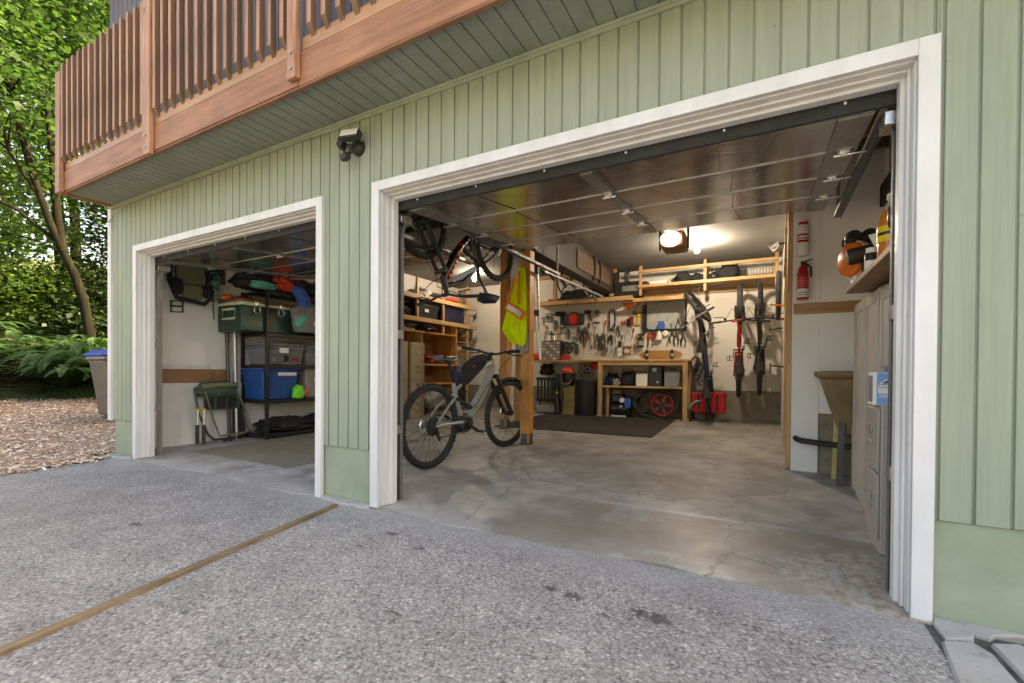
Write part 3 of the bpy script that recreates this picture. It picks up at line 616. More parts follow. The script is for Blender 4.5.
mb = MB(); P = [(-4.66, .0), (-4.15, .012), (-4.12, -.04), (-4.25, -.10), (-4.45, -.12), (-4.60, -.08)]; mb.prism(P, -.05, .012); solo('concrete_piece', mb, 'concrete_rough', 'rough concrete lump at the far left corner of the house', 'concrete piece', bevel=.015)

# ---------------------------------------------------------------- right-hand side of the big bay
def cabinet(x0, y0, y1, z0, z1, n, label, name='tall_cabinet'):
    T = thing(name, label, 'cabinet', (2.6, (y0+y1)/2, z0)); mk('body', MB().bx(x0+.018, 2.745, y0, y1, z0, z1), 'cream_cabinet', T, bevel=.004)
    w_ = (y1-y0)/n
    for k in range(n):
        a, b = y0+k*w_+.004, y0+(k+1)*w_-.004
        d = mk('door', MB().bx(x0, x0+.0175, a, b, z0+.06, z1-.012), 'cream_cabinet', T, bevel=.004)
        fr = MB(); f = .055
        fr.bx(x0-.006, x0-.0002, a+.01, a+f, z0+.08, z1-.03); fr.bx(x0-.006, x0-.0002, b-f, b-.01, z0+.08, z1-.03); fr.bx(x0-.006, x0-.0002, a+f, b-f, z0+.08, z0+.14); fr.bx(x0-.006, x0-.0002, a+f, b-f, z1-.09, z1-.03)
        mk('door_frame', fr, 'cream_cabinet', d, bevel=.002)
    return T
cabinet(2.455, 1.10, 1.96, .03, 1.505, 2, 'tall cream panelled cabinet under the brown shelf')
cabinet(2.455, .52, 1.085, .86, 1.49, 1, 'short cream wall cupboard behind the blue box', 'wall_cupboard')
T = thing('file_cabinet', 'putty two drawer file cabinet by the right door casing', 'file cabinet', (2.55, .80, .015))
mk('body', MB().bx(2.385, 2.74, .64, .975, .015, .80), 'putty_metal', T, bevel=.006, seg=2)
for z0, z1 in ((.09, .43), (.445, .78)):
    d = mk('drawer', MB().bx(2.372, 2.3848, .655, .96, z0, z1), 'putty_metal', T, bevel=.004)
    mk('label_holder', MB().bx(2.366, 2.3718, .775, .845, (z0+z1)/2+.02, (z0+z1)/2+.075), 'steel', d, bevel=.002)
    mk('pull', MB().bx(2.362, 2.3718, .76, .86, (z0+z1)/2-.03, (z0+z1)/2-.012), 'putty_metal', d, bevel=.003)
T = thing('carton', 'blue and white product carton standing on the file cabinet', 'box', (2.44, .72, .80))
mk('body', MB().bx(2.352, 2.56, .655, .80, .8005, .972), 'paper_white', T, bevel=.002)
mk('print_panel', MB().bx(2.366, 2.56, .6538, .6548, .803, .97), 'blue_label', T, smooth=0)
mb = MB(); mb.bx(2.372, 2.56, .6526, .6536, .862, .905); mk('print_panel', mb, 'paper_white', T, smooth=0)
mb = MB(); mb.prism([(2.378, .905), (2.378, .917), (2.408, .938), (2.438, .917), (2.438, .905)], .6526, .6536, 'y'); mk('house_emblem', mb, 'paper_white', T, smooth=0)
mb = MB(); mb.prism([(2.384, .907), (2.384, .915), (2.408, .931), (2.432, .915), (2.432, .907)], .6516, .6525, 'y'); mk('house_emblem', mb, 'dark_blue', T, smooth=0)
mk('lettering', text('PROJECT', .0135, (2.408, .6512, .9085), (1, 0, 0), (0, 0, 1), .0003), 'paper_white', T, smooth=0)
mk('lettering', text('SOURCE', .0175, (2.408, .652, .889), (1, 0, 0), (0, 0, 1), .0003), 'dark_blue', T, smooth=0)
for z in (.852, .842): mk('lettering', MB().bx(2.378, 2.435, .6531, .6537, z, z+.004), 'paper_white', T, smooth=0)
mk('bar_code_side', MB().bx(2.3508, 2.3518, .67, .785, .815, .955), 'grey_plastic', T, smooth=0)
mb = MB(); mb.blob((2.47, .86, .90), (.17, .14, .2), 3, .2); solo('plastic_bag', mb, 'grey_plastic', 'crumpled grey plastic bag behind the blue carton', 'bag')
T = thing('wall_shelf', 'brown plank shelf on the right wall holding a juice jug', 'shelf', (2.5, .8, 1.51)); mk('plank', MB().bx(2.335, 2.745, .16, 1.50, 1.515, 1.55), 'board_brown', T, bevel=.004); mk('bracket_board', MB().bx(2.50, 2.72, 1.30, 1.34, 1.42, 1.514), 'deck_wood', T)
T = thing('jug', 'clear jug of amber liquid with a yellow label', 'jug', (2.455, .8, 1.55))
mk('body', MB().lathe([(.06, 1.551), (.07, 1.56), (.072, 1.77), (.066, 1.80), (.05, 1.855)], (2.455, .8, 0)), 'amber_liquid', T); mk('neck', MB().lathe([(.05, 1.856), (.035, 1.885), (.026, 1.90), (.026, 1.915)], (2.455, .8, 0)), 'clear_plastic_top', T); mk('cap', MB().lathe([(.031, 1.916), (.031, 1.945), (.0, 1.946)], (2.455, .8, 0)), 'white_plastic', T)
lb = mk('label', MB().lathe([(.0735, 1.68), (.0735, 1.765)], (2.455, .8, 0)), 'yellow', T); mk('label_print', MB().lathe([(.0742, 1.715), (.0742, 1.732)], (2.455, .8, 0), n=24), 'black_plastic', lb); mk('handle', MB().tube([(2.43, .735, 1.85), (2.42, .70, 1.82), (2.42, .70, 1.77), (2.43, .73, 1.75)], .012), 'black_plastic', T)
T = thing('can', 'small black and white can beside the juice jug', 'can', (2.39, .98, 1.55)); mk('body', MB().lathe([(.033, 1.551), (.033, 1.66), (.028, 1.67)], (2.39, .98, 0)), 'black_plastic', T); mk('label', MB().lathe([(.0335, 1.58), (.0335, 1.625)], (2.39, .98, 0)), 'paper_white', T); mk('cap', MB().lathe([(.027, 1.671), (.027, 1.70), (0, 1.701)], (2.39, .98, 0)), 'paper_white', T)
T = thing('work_light', 'round work light with an orange lens at the shelf end', 'work light', (2.37, 1.43, 1.55))
Rl = Matrix.Rotation(R_(-62), 3, 'Z') @ Matrix.Rotation(R_(90), 3, 'X')
mk('lens', MB().lathe([(.115, .03), (.11, .055), (.08, .075), (.0, .083)], (2.385, 1.40, 1.725), R=Rl), 'orange_plastic', T); mk('shell', MB().lathe([(.0, -.09), (.06, -.085), (.11, -.03), (.124, .0), (.124, .031)], (2.385, 1.40, 1.725), R=Rl), 'clear_plastic_top', T); mk('foot', MB().bx(2.36, 2.46, 1.36, 1.44, 1.551, 1.62), 'white_plastic', T, bevel=.008)
T = thing('air_nozzle', 'brown cylindrical blower nozzle lying on the brown shelf', 'blower nozzle', (2.42, 1.28, 1.55)); mk('barrel', MB().lathe([(.0, -.11), (.045, -.105), (.052, -.09), (.052, .06), (.035, .09), (.035, .12)], (2.415, 1.27, 1.735), R=Matrix.Rotation(R_(80), 3, 'Y')), 'beam_brown', T); mk('stand', MB().bx(2.39, 2.44, 1.24, 1.30, 1.551, 1.70), 'black_plastic', T, bevel=.006)
for px, pl in ((2.362, 'black respirator cup at the left end of the shelf group'), (2.448, 'black respirator cup above the brown nozzle')):
    T = thing('respirator_cup', pl, 'respirator', (px, 1.42, 1.80)); mk('cup', MB().lathe([(.0, -.04), (.04, -.035), (.05, 0), (.05, .02), (.035, .045), (0, .046)], (px, 1.40, 1.87), R=Matrix.Rotation(R_(70), 3, 'X')), 'black_plastic', T); mk('strap', MB().ring((px, 1.43, 1.85), .055, .006, 'y', n=20, m=6), 'black_fabric', T); mk('post_hook', MB().cyl((px, 1.44, 1.551), (px, 1.44, 1.85), .006), 'steel', T)
mb = MB(); mb.add([(2.40, 1.15, 1.82), (2.455, 1.13, 1.825), (2.45, 1.14, 1.70), (2.43, 1.18, 1.83)], [(0, 1, 2), (0, 3, 2), (1, 3, 2), (0, 1, 3)]); mb.cyl((2.45, 1.14, 1.551), (2.45, 1.14, 1.72), .006); solo('paper_funnel', mb, 'paper_white', 'white folded paper cone between nozzle and jug', 'paper cone', smooth=0)
# utility sink
T = thing('utility_sink', 'stained brown fibreglass utility sink on splayed legs', 'sink', (2.5, 2.3, fz(2.3)))
def sq(cx, cy, hx, hy, z): return [(cx-hx, cy-hy, z), (cx+hx, cy-hy, z), (cx+hx, cy+hy, z), (cx-hx, cy+hy, z)]
mb = MB(); L = [sq(2.49, 2.36, .235, .21, .99), sq(2.49, 2.36, .245, .22, .97), sq(2.49, 2.36, .235, .21, .935), sq(2.49, 2.36, .205, .19, .925), sq(2.515, 2.36, .165, .16, .70), sq(2.53, 2.36, .10, .11, .46), sq(2.53, 2.36, .06, .06, .44)]
vs = [p for l in L for p in l]+sq(2.49, 2.36, .20, .18, .985)+sq(2.52, 2.36, .10, .11, .55); n = len(L)
mb.add(vs, [(i*4+j, i*4+(j+1) % 4, (i+1)*4+(j+1) % 4, (i+1)*4+j) for i in range(n-1) for j in range(4)]+[((n-1)*4, (n-1)*4+1, (n-1)*4+2, (n-1)*4+3)]+[(j, (j+1) % 4, n*4+(j+1) % 4, n*4+j) for j in range(4)]+[(n*4+j, n*4+(j+1) % 4, n*4+4+(j+1) % 4, n*4+4+j) for j in range(4)]+[(n*4+4, n*4+5, n*4+6, n*4+7)])
mk('basin', mb, 'sink_fiberglass', T, bevel=.012, seg=2)
for lx, ly, m in ((2.40, 2.22, 'steel_dark'), (2.66, 2.22, 'sink_leg'), (2.40, 2.50, 'sink_leg'), (2.66, 2.50, 'sink_leg')): mk('leg', MB().bar((lx+.02, ly+.02, .60), (lx, ly-.03, fz(2.2)), .045, .02), m, T)
mk('leg', MB().bar((2.50, 2.16, .56), (2.50, 2.13, fz(2.1)), .05, .03), 'sink_leg', T)
mk('faucet', MB().tube([(2.56, 2.52, .99), (2.56, 2.52, 1.10), (2.56, 2.46, 1.14), (2.56, 2.38, 1.12), (2.56, 2.37, 1.07)], .011), 'steel', T)
mk('drain_pipe', MB().tube([(2.12, 2.668, .36), (2.12, 2.62, .36), (2.16, 2.58, .35), (2.30, 2.52, .345), (2.53, 2.40, .345), (2.53, 2.36, .44)], .026, n=10), 'pvc_black', T)
# fire extinguishers
def extinguisher(x, z0, z1, mat, lm, label):
    T = thing('fire_extinguisher', label, 'fire extinguisher', (x, 2.61, z0)); r = .046; H_ = z1-z0
    mk('cylinder', MB().lathe([(r*.9, z0), (r, z0+.01), (r, z1-.09), (r*.75, z1-.05), (.018, z1-.035), (.018, z1-.02)], (x, 2.61, 0)), mat, T)
    mb = MB(); mb.add([(x+.0468*math.sin(a), 2.61-.0468*math.cos(a), z) for z in (z0+H_*(.06 if mat == 'red_paint' else .34), z0+H_*(.28 if mat == 'red_paint' else .56)) for a in np.linspace(-1.2, 1.2, 12)], [(i, i+1, 13+i, 12+i) for i in range(11)]); l = mk('label', mb, lm, T)
    for zz, hh in (((.10, .03), (.16, .03), (.34, .03), (.41, .03), (.48, .03), (.55, .03)) if mat == 'red_paint' else ((.40, .03), (.46, .05), (.80, .07))):
        mb = MB(); mb.add([(x+.0474*math.sin(a), 2.61-.0474*math.cos(a), z) for z in (z0+H_*zz, z0+H_*(zz+hh)) for a in np.linspace(-.9, .9, 10)], [(i, i+1, 11+i, 10+i) for i in range(9)]); mk('label_print', mb, 'paper_white' if lm == 'red_paint' and zz < .7 else ('grey_plastic' if zz < .3 else ('red_paint' if zz > .7 else 'pink')), l)
    mk('valve', MB().bx(x-.015, x+.03, 2.595, 2.625, z1-.03, z1), 'black_plastic' if mat == 'red_paint' else 'white_plastic', T, bevel=.004)
    if mat == 'red_paint':
        mk('lever', MB().bar((x-.02, 2.61, z1), (x+.07, 2.61, z1+.025), .02, .008), 'black_plastic', T); mk('lever', MB().bar((x-.01, 2.61, z1-.025), (x+.06, 2.61, z1-.04), .02, .008), 'black_plastic', T); mk('hose', MB().tube([(x+.03, 2.60, z1-.02), (x+.06, 2.58, z1-.06), (x+.062, 2.58, z1-.14)], .008), 'rubber', T)
    mk('wall_bracket', MB().bx(x-.03, x+.03, 2.655, 2.669, z0+.05, z1-.03), 'steel', T)
extinguisher(2.157, 1.648, 1.99, 'red_paint', 'paper_white', 'red fire extinguisher mounted below the white one'); extinguisher(2.153, 2.05, 2.40, 'white_plastic', 'red_paint', 'white fire extinguisher mounted above the red one')
# things along the inner stud wall behind the return wall
T = thing('bicycle_tyre', 'spare black bicycle tyre hanging on the stud wall', 'tyre', (2.03, 5.3, 1.75)); mk('tyre', MB().ring((2.035, 5.3, 2.10), .33, .03, 'x'), 'tyre_rubber', T); mk('nail', MB().cyl((2.0, 5.3, 2.40), (2.115, 5.3, 2.40), .006), 'steel', T)
T = thing('paddle', 'yellow bladed paddle hung upright at the stud wall edge', 'paddle', (2.05, 3.6, 1.6)); mk('blade', MB().prism([(3.52, 1.70), (3.62, 1.70), (3.64, 1.80), (3.61, 2.05), (3.56, 2.05), (3.50, 1.80)], 2.045, 2.06, 'x'), 'yellow_dull', T, bevel=.004); mk('shaft', MB().cyl((2.05, 3.585, 2.04), (2.06, 3.585, 2.60), .014), 'deck_wood', T)
T = thing('clamp_lamp', 'small silver clamp lamp fixed high on the stud wall', 'lamp', (2.03, 4.6, 2.6)); mk('shade', MB().lathe([(.065, -.06), (.05, .0), (.02, .04), (0, .045)], (1.97, 4.6, 2.66), R=Matrix.Rotation(R_(60), 3, 'Y')), 'steel', T); mk('clamp', MB().tube([(2.0, 4.6, 2.67), (2.06, 4.6, 2.68), (2.11, 4.6, 2.66)], .012), 'black_plastic', T)
for i, (y, z, lab) in enumerate([(4.6, 1.86, 'orange handled hand tool on the stud wall beside the hung bikes'), (5.2, 1.62, 'black angled lock bar hung on the stud wall'), (4.4, 1.05, 'loose metal clip hung low on the stud wall')]):
    T = thing('hanging_tool', lab, 'tool', (2.03, y, z)); mk('handle', MB().bar((2.09, y, z), (1.93, y, z+.02*(-1)**i), .03, .02), 'orange_plastic' if i == 0 else 'black_plastic', T, bevel=.005); mk('head', MB().bar((1.93, y, z+.05), (1.93, y, z-.07), .025, .02), 'steel_dark' if i else 'steel', T, bevel=.003)
# hi-vis vest on the post
T = thing('safety_vest', 'yellow high visibility vest with orange edged stripe hanging on the post', 'vest', (-.85, 2.66, 1.28))
def cloth(rows, y0, amp, seed, n=22, thick=.006, yf=None):
    mb = MB(); vs = []; 
    for k, (z, xl, xr) in enumerate(rows):
        for j in range(n):
            t = j/(n-1); x = xl+(xr-xl)*t; y = y0+amp*math.sin(t*9+seed+z*2.0)*(.3+.7*k/len(rows))+amp*.5*math.sin(t*21+z*5)
            vs.append((x, y, z+.02*math.sin(t*6+seed)*(k/len(rows))))
    m = len(rows)*n; fs = [(r*n+j, r*n+j+1, (r+1)*n+j+1, (r+1)*n+j) for r in range(len(rows)-1) for j in range(n-1)]
    mb.add(vs+[(x, y+thick, z) for x, y, z in vs], fs+[tuple(m+i for i in f[::-1]) for f in fs]); return mb
def dens(rows, k=5):
    out = []
    for a, b in zip(rows[:-1], rows[1:]):
        for i in range(k): t = i/k; out.append(tuple(p+(q-p)*t for p, q in zip(a, b)))
    return out+[rows[-1]]
rows = dens([(2.25, -.80, -.745), (2.12, -.845, -.73), (1.97, -.90, -.715), (1.80, -.965, -.705), (1.62, -1.03, -.70), (1.50, -1.065, -.70), (1.42, -1.01, -.705), (1.33, -.93, -.715), (1.29, -.87, -.74)])
body = mk('body', cloth(rows, 2.63, .024, 0), 'hi_vis', T, smooth=60)
def strip(p0, p1, w_, y, mat, name, par):
    a, b = Vector(p0), Vector(p1); d = (b-a).normalized(); nrm = Vector((-d.z, 0, d.x)); mb = MB(); N = 14; vs = []
    for k in range(N):
        c = a+(b-a)*k/(N-1); t = (c.x+1.0)/.3; yy = y-.014+.012*math.sin(t*9+c.z*2)
        vs += [(c.x-nrm.x*w_, yy, c.z-nrm.z*w_), (c.x+nrm.x*w_, yy, c.z+nrm.z*w_)]
    mb.add(vs+[(x, q+.004, z) for x, q, z in vs], [(2*k, 2*k+1, 2*k+3, 2*k+2) for k in range(N-1)]+[(2*N+2*k, 2*N+2*k+2, 2*N+2*k+3, 2*N+2*k+1) for k in range(N-1)]); mk(name, mb, mat, par, smooth=60)
strip((-.985, 0, 1.80), (-.725, 0, 1.64), .055, 2.612, 'vest_orange', 'stripe_edge', body); strip((-.955, 0, 1.78), (-.76, 0, 1.66), .032, 2.605, 'reflective', 'reflective_stripe', body)
strip((-.86, 0, 2.13), (-.955, 0, 1.84), .014, 2.612, 'vest_orange', 'stripe_edge', body); strip((-.79, 0, 2.20), (-.80, 0, 1.80), .016, 2.606, 'vest_orange', 'stripe_edge', body)
mk('hook', MB().cyl((-.77, 2.686, 2.24), (-.77, 2.62, 2.255), .006), 'steel', T)
solo('rag', cloth(dens([(1.50, -.80, -.70), (1.35, -.84, -.695), (1.20, -.86, -.70)]), 2.662, .008, 2), 'grey_tote', 'grey rag hanging under the yellow vest', 'rag', smooth=60)
# tripod hung behind the post
T = thing('tripod', 'folded aluminium tripod leaning behind the orange post', 'tripod', (-.80, 3.2, 1.1))
for a, b in (((-.905, 3.2, 2.30), (-.88, 3.2, 1.50)), ((-.85, 3.22, 2.32), (-.80, 3.22, 1.22)), ((-.86, 3.18, 1.75), (-.77, 3.18, 1.13))): mk('leg', MB().cyl(a, b, .018), 'aluminium', T)
mk('collar', MB().bx(-.92, -.81, 3.16, 3.24, 1.72, 1.80), 'black_plastic', T, bevel=.006); mk('head', MB().bx(-.93, -.82, 3.16, 3.24, 2.29, 2.40), 'black_plastic', T, bevel=.01); mk('hang_cord', MB().cyl((-.86, 3.2, 2.40), (-.80, 3.2, 2.52), .004), 'black_fabric', T)
# black roof rack bars and straps hung under the beam
T = thing('cargo_rack', 'black rack bars with dangling straps hung under the brown beam', 'rack', (-.80, 4.6, 2.2))
mk('bar', MB().bar((-.90, 3.55, 2.40), (-.82, 6.0, 2.40), .03, .03), 'aluminium', T)
for k, y in enumerate((3.3, 3.65, 4.1, 4.5, 5.1, 5.6)):
    z = 2.40; mk('clamp_arm', MB().tube([(-.86, y, z+.08), (-.90, y+.05, z), (-.84, y+.12, z-.06-.03*(k % 3)), (-.90, y+.2, z-.02)], .02, n=6), 'black_plastic', T)
mk('strap', MB().tube([(-.86, 3.9, 2.38), (-.86, 3.97, 2.24), (-.86, 4.1, 2.17), (-.86, 4.2, 2.28), (-.86, 4.4, 2.36)], .012, n=6), 'black_fabric', T)
for y in (4.95, 5.25):
    mb = MB(); mb.tube([(-.636, y, 2.90), (-.62, y+.02, 2.75), (-.63, y+.03, 2.60), (-.64, y, 2.50)], .018, n=6); solo('webbing_strap', mb, 'black_fabric', 'black webbing strap looped over the right face of the beam', 'strap', 'black straps on the beam')
# mats
mb = MB(); mb.prism([(-1.95, 3.93), (.53, 3.97), (.50, 6.05), (-1.95, 6.05)], 0, .012); mb.v = [(x, y, z+fz(y)+.001) for x, y, z in mb.v]; solo('floor_mat', mb, 'mat_rubber', 'large black rubber mat in front of the workbench', 'mat', bevel=.003)
mb = MB(); mb.prism([(-3.93, .46), (-2.20, .45), (-2.10, 2.3), (-3.90, 2.3)], 0, .008); mb.v = [(x, y, z+fz(y)+.001) for x, y, z in mb.v]; solo('floor_mat', mb, 'mat_olive', 'olive grey floor mat inside the smaller bay', 'mat', bevel=.002)

# ---------------------------------------------------------------- bicycles (x forward, y left, z up, origin under the rear axle)
def bike(name, label, cat='bicycle', group=None, R=.37, tw=.030, wb=1.25, frame='grey_paint', accent=None, steer=0, ebike=False, fullsus=True, tandem=False, mudguard=False, red_grip=False, bar=.39, saddle_m='black_plastic', flatbar_m='black_metal', seat=(.19, .97)):
    T = thing(name, label, cat, (0, 0, 0), group)
    ex = wb-1.25; BB = Vector((.44, 0, .345)); ST = Vector((.315, 0, .74)); HT = Vector((.905+ex, 0, .945)); HB = Vector((.945+ex, 0, .835)); RA = Vector((0, 0, R)); FA = Vector((wb, 0, R))
    ax = (HT-HB).normalized(); SM = Matrix.Translation(HB) @ Matrix.Rotation(steer, 4, ax) @ Matrix.Translation(-HB)
    def wheel(c, mat4, disc):
        mb = MB(); mb.T = mat4; mb.ring(c, R-tw-.018, .013, 'y', 44, 6); mb.cyl(c+Vector((0, -.055, 0)), c+Vector((0, .055, 0)), .022, n=10)
        for k in range(28):
            a = 2*math.pi*k/28; s = .022 if k % 2 else -.022; a2 = a+(.5 if k % 4 < 2 else -.5)
            mb.tube([c+Vector((.02*math.cos(a2), s, .02*math.sin(a2))), c+Vector(((R-tw-.025)*math.cos(a), 0, (R-tw-.025)*math.sin(a)))], .0016, n=3)
        w_ = mk('wheel', mb, 'black_metal', T, smooth=50)
        mb = MB(); mb.T = mat4; mb.ring(c, R-tw, tw, 'y', 56, 10)
        for k in range(64):      # tread knobs
            a = 2*math.pi*k/64
            for s in ((-.55, .15) if k % 2 else (-.2, .5)):
                b = s; rr = R-tw+tw*math.cos(b)*1.02; p = c+Vector((rr*math.cos(a), tw*math.sin(b), rr*math.sin(a))); q = c+Vector(((rr+.007)*math.cos(a), tw*math.sin(b)*1.15, (rr+.007)*math.sin(a)))
                mb.bar(p, q, .010, .014, up=(0, 1, 0))
        mk('tyre', mb, 'tyre_rubber', w_, smooth=50)
        mb = MB(); mb.T = mat4; y = .042; mb.ring(c+Vector((0, y, 0)), .085, .007, 'y', 28, 4, sq=1)
        for k in range(6): a = k*1.047; mb.bar(c+Vector((0, y, 0)), c+Vector((.085*math.cos(a), y, .085*math.sin(a))), .008, .003, up=(0, 1, 0))
        mk('brake_disc', mb, 'steel', w_)
        return w_
    I4 = Matrix.Identity(4); rw = wheel(RA, I4, True)
    mb = MB(); mb.T = I4
    for k, (r_, y) in enumerate(((.085, -.028), (.07, -.036), (.055, -.044), (.04, -.052))): mb.cyl(RA+Vector((0, y, 0)), RA+Vector((0, y-.004, 0)), r_, n=22)
    mk('cassette', mb, 'steel_dark', rw)
    wheel(FA, SM, True)
    # frame
    mb = MB(); BBt = BB+Vector((.03, 0, .05))
    fat = 1.35 if ebike else 1.0
    if tandem: BB2 = Vector((1.12, 0, .335)); ST2 = Vector((.98, 0, .80))
    mb.tube([BB, (BB+ST)/2+Vector((-.01, 0, 0)), ST], [.026*fat, .022*fat, .02], n=10)
    mb.tube([ST+Vector((.015, 0, -.10 if not ebike else -.07)), (ST+HT)/2+Vector((0, 0, -.005)), HT+Vector((0, 0, -.02))], [.018*fat, .022*fat, .027*fat], n=10)
    mb.tube([(BB2 if tandem else BB)+Vector((.06, 0, .02)), ((BB2 if tandem else BB)+HB)/2+Vector((.03, 0, -.03)), HB+Vector((-.005, 0, .02))], [.036*fat, .038*fat, .032*fat], n=10)
    mb.tube([HB-ax*.005, HT+ax*.01], .031, n=12)
    if tandem: mb.tube([BB, BB2], .026, n=8); mb.tube([BB2, ST2], .02, n=8); mb.tube([Vector((.36, 0, .6)), BB2], .018, n=8)
    fr = mk('frame', mb, frame, T, smooth=60)
    if accent:
        mb = MB(); a, b = HB+Vector((-.06, 0, .0)), BB+Vector((.16, 0, .10)); [mb.tube([a+(b-a)*(k/7+.01), a+(b-a)*(k/7+.105)], .0385*fat, n=10) for k in range(7)]; mk('frame_decal', mb, accent, fr, smooth=60)
    mb = MB()
    for s in (-1, 1):
        mb.tube([RA+Vector((0, s*.068, 0)), RA+Vector((.15, s*.062, .005)), BB+Vector((-.03, s*.045, .02))], [.011, .014, .017], n=8)
        mb.tube([RA+Vector((0, s*.068, .01)), RA+Vector((.17, s*.06, .16)), ST+Vector((.01, s*.03, -.12))], [.010, .012, .013], n=8)
    mb.tube([ST+Vector((.01, -.04, -.12)), ST+Vector((.01, .04, -.12))], .013, n=8); mb.tube([BB+Vector((-.05, -.05, .02)), BB+Vector((-.05, .05, .02))], .016, n=8)
    mk('rear_triangle', mb, frame, T, smooth=60)
    if fullsus:
        s0, s1 = ST+Vector((.05, 0, -.16)), BB+Vector((.16, 0, .13)); o = mk('shock', MB().cyl(s0, s1, .017), 'black_metal', T); mk('shock_body', MB().cyl(s0*.5+s1*.5, s0*.1+s1*.9, .03), 'black_plastic', o)
        mk('linkage', MB().bar(ST+Vector((0, -.03, -.12)), s0+Vector((.0, -.03, .0)), .05, .012, up=(0, 1, 0)), 'black_metal', T)
    if ebike:
        mk('motor', MB().blob(BB+Vector((.03, 0, -.0)), (.25, .13, .19), 2, .05, flat=False), 'black_plastic', T, smooth=60)
    # fork, stem, bar
    mb = MB(); mb.T = SM; Cr = HB-ax*.05
    for s in (-1, 1):
        mb.tube([FA+Vector((0, s*.058, 0)), FA*.45+(Cr)*.55+Vector((.0, s*.058, 0)), Cr+Vector((.0, s*.055, 0))], [.024, .024, .019], n=10)
    mb.tube([Cr+Vector((0, -.07, 0)), Cr+Vector((0, .07, 0))], .026, n=10); mb.tube([FA*.5+Cr*.5+Vector((.02, -.058, 0)), FA*.45+Cr*.55+Vector((.05, 0, .02)), FA*.5+Cr*.5+Vector((.02, .058, 0))], .014, n=8)
    mk('fork', mb, 'black_metal', T, smooth=60)
    St = HT+ax*.06; Cb = St+Vector((.05, 0, .02))
    mb = MB(); mb.T = SM; mb.tube([HT, St+ax*.01], .026, n=10); mb.tube([St, Cb], .022, n=8); mk('stem', mb, 'black_metal', T, smooth=60)
    mb = MB(); mb.T = SM; mb.tube([Cb+Vector((-.045, -bar, .045)), Cb+Vector((-.02, -bar*.5, .03)), Cb+Vector((0, -.07, 0)), Cb+Vector((0, .07, 0)), Cb+Vector((-.02, bar*.5, .03)), Cb+Vector((-.045, bar, .045))], .0125, n=8); hb = mk('handlebar', mb, flatbar_m, T, smooth=60)
    for s in (-1, 1):
        mb = MB(); mb.T = SM; mb.tube([Cb+Vector((-.028, s*bar*.66, .036)), Cb+Vector((-.046, s*(bar+.01), .046))], .017, n=8); mk('grip', mb, 'red_paint' if red_grip else 'rubber', hb)
        mb = MB(); mb.T = SM; mb.tube([Cb+Vector((-.01, s*bar*.55, .028)), Cb+Vector((.05, s*bar*.60, .0)), Cb+Vector((.045, s*bar*.95, -.005))], .007, n=6); mb.tube([Cb+Vector((0, s*bar*.5, .02)), Cb+Vector((.03, s*bar*.55, .03))], .016, n=6); mk('brake_lever', mb, 'black_metal', hb)
    mb = MB(); mb.tube([SM @ (Cb+Vector((.03, .2, .01))), Cb+Vector((.18, .12, -.02)), HB+Vector((.10, .03, .06)), HB+Vector((-.03, .02, .0))], .004, n=5); mb.tube([SM @ (Cb+Vector((.03, -.2, .01))), Cb+Vector((.2, -.10, -.04)), HB+Vector((.11, -.02, .02)), FA+Vector((-.03, .05, .25))], .004, n=5); mk('cable', mb, 'rubber', T)
    # saddles, cranks
    def saddle(base, sx, sz):
        top = Vector((sx, 0, sz)); mk('seat_post', MB().cyl(base, top+Vector((.01, 0, -.03)), .0155), 'black_metal', T)
        o = [(-.14, .072, .01), (-.10, .078, .008), (-.04, .062, 0), (.02, .038, .0), (.09, .022, .004), (.135, .016, .0)]; mb = MB(); vs = []
        for x, hw, dz in o: vs += [top+Vector((x, -hw, dz-.022)), top+Vector((x, -hw*.75, dz+.012)), top+Vector((x, 0, dz+.02)), top+Vector((x, hw*.75, dz+.012)), top+Vector((x, hw, dz-.022)), top+Vector((x, 0, dz-.03))]
        mb.add(vs, [(6*i+j, 6*i+(j+1) % 6, 6*i+6+(j+1) % 6, 6*i+6+j) for i in range(5) for j in range(6)]+[tuple(range(6)), tuple(range(30, 36))])
        s_ = mk('saddle', mb, saddle_m, T, smooth=60); mk('saddle_rail', MB().tube([top+Vector((-.08, 0, -.03)), top+Vector((.07, 0, -.04))], .01, n=6), 'steel_dark', s_)
    saddle(ST, *seat)
    if tandem: saddle(ST2, .90, 1.02)
    def cranks(c, ang):
        mb = MB(); u = Vector((math.cos(ang), 0, math.sin(ang))); mb.cyl(c+Vector((0, -.075, 0)), c+Vector((0, .075, 0)), .014)
        mb.bar(c+Vector((0, -.078, 0)), c+Vector((0, -.085, 0))+u*.17, .026, .014, up=(0, 1, 0)); mb.bar(c+Vector((0, .078, 0)), c+Vector((0, .085, 0))-u*.17, .026, .014, up=(0, 1, 0)); cr_ = mk('crank', mb, 'black_metal', T)
        for s in (-1, 1):
            p = c+Vector((0, s*.14, 0))+u*(.17 if s < 0 else -.17); mb = MB(); mb.bx(p.x-.042, p.x-.03, p.y-.045, p.y+.045, p.z-.008, p.z+.008); mb.bx(p.x+.03, p.x+.042, p.y-.045, p.y+.045, p.z-.008, p.z+.008); mb.bx(p.x-.0299, p.x+.0299, p.y-.008, p.y+.008, p.z-.007, p.z+.007); mb.bx(p.x-.0299, p.x+.0299, p.y+.035, p.y+.0449, p.z-.007, p.z+.007); mk('pedal', mb, 'black_plastic', cr_, bevel=.005)
        mb = MB(); mb.ring(c+Vector((0, -.058, 0)), .066, .008, 'y', 30, 5)
        for k in range(4): a = k*1.571+.4; mb.bar(c+Vector((0, -.058, 0)), c+Vector((.066*math.cos(a), -.058, .066*math.sin(a))), .018, .005, up=(0, 1, 0))
        mk('chainring', mb, 'steel_dark', cr_)
    cranks(BB, -.5)
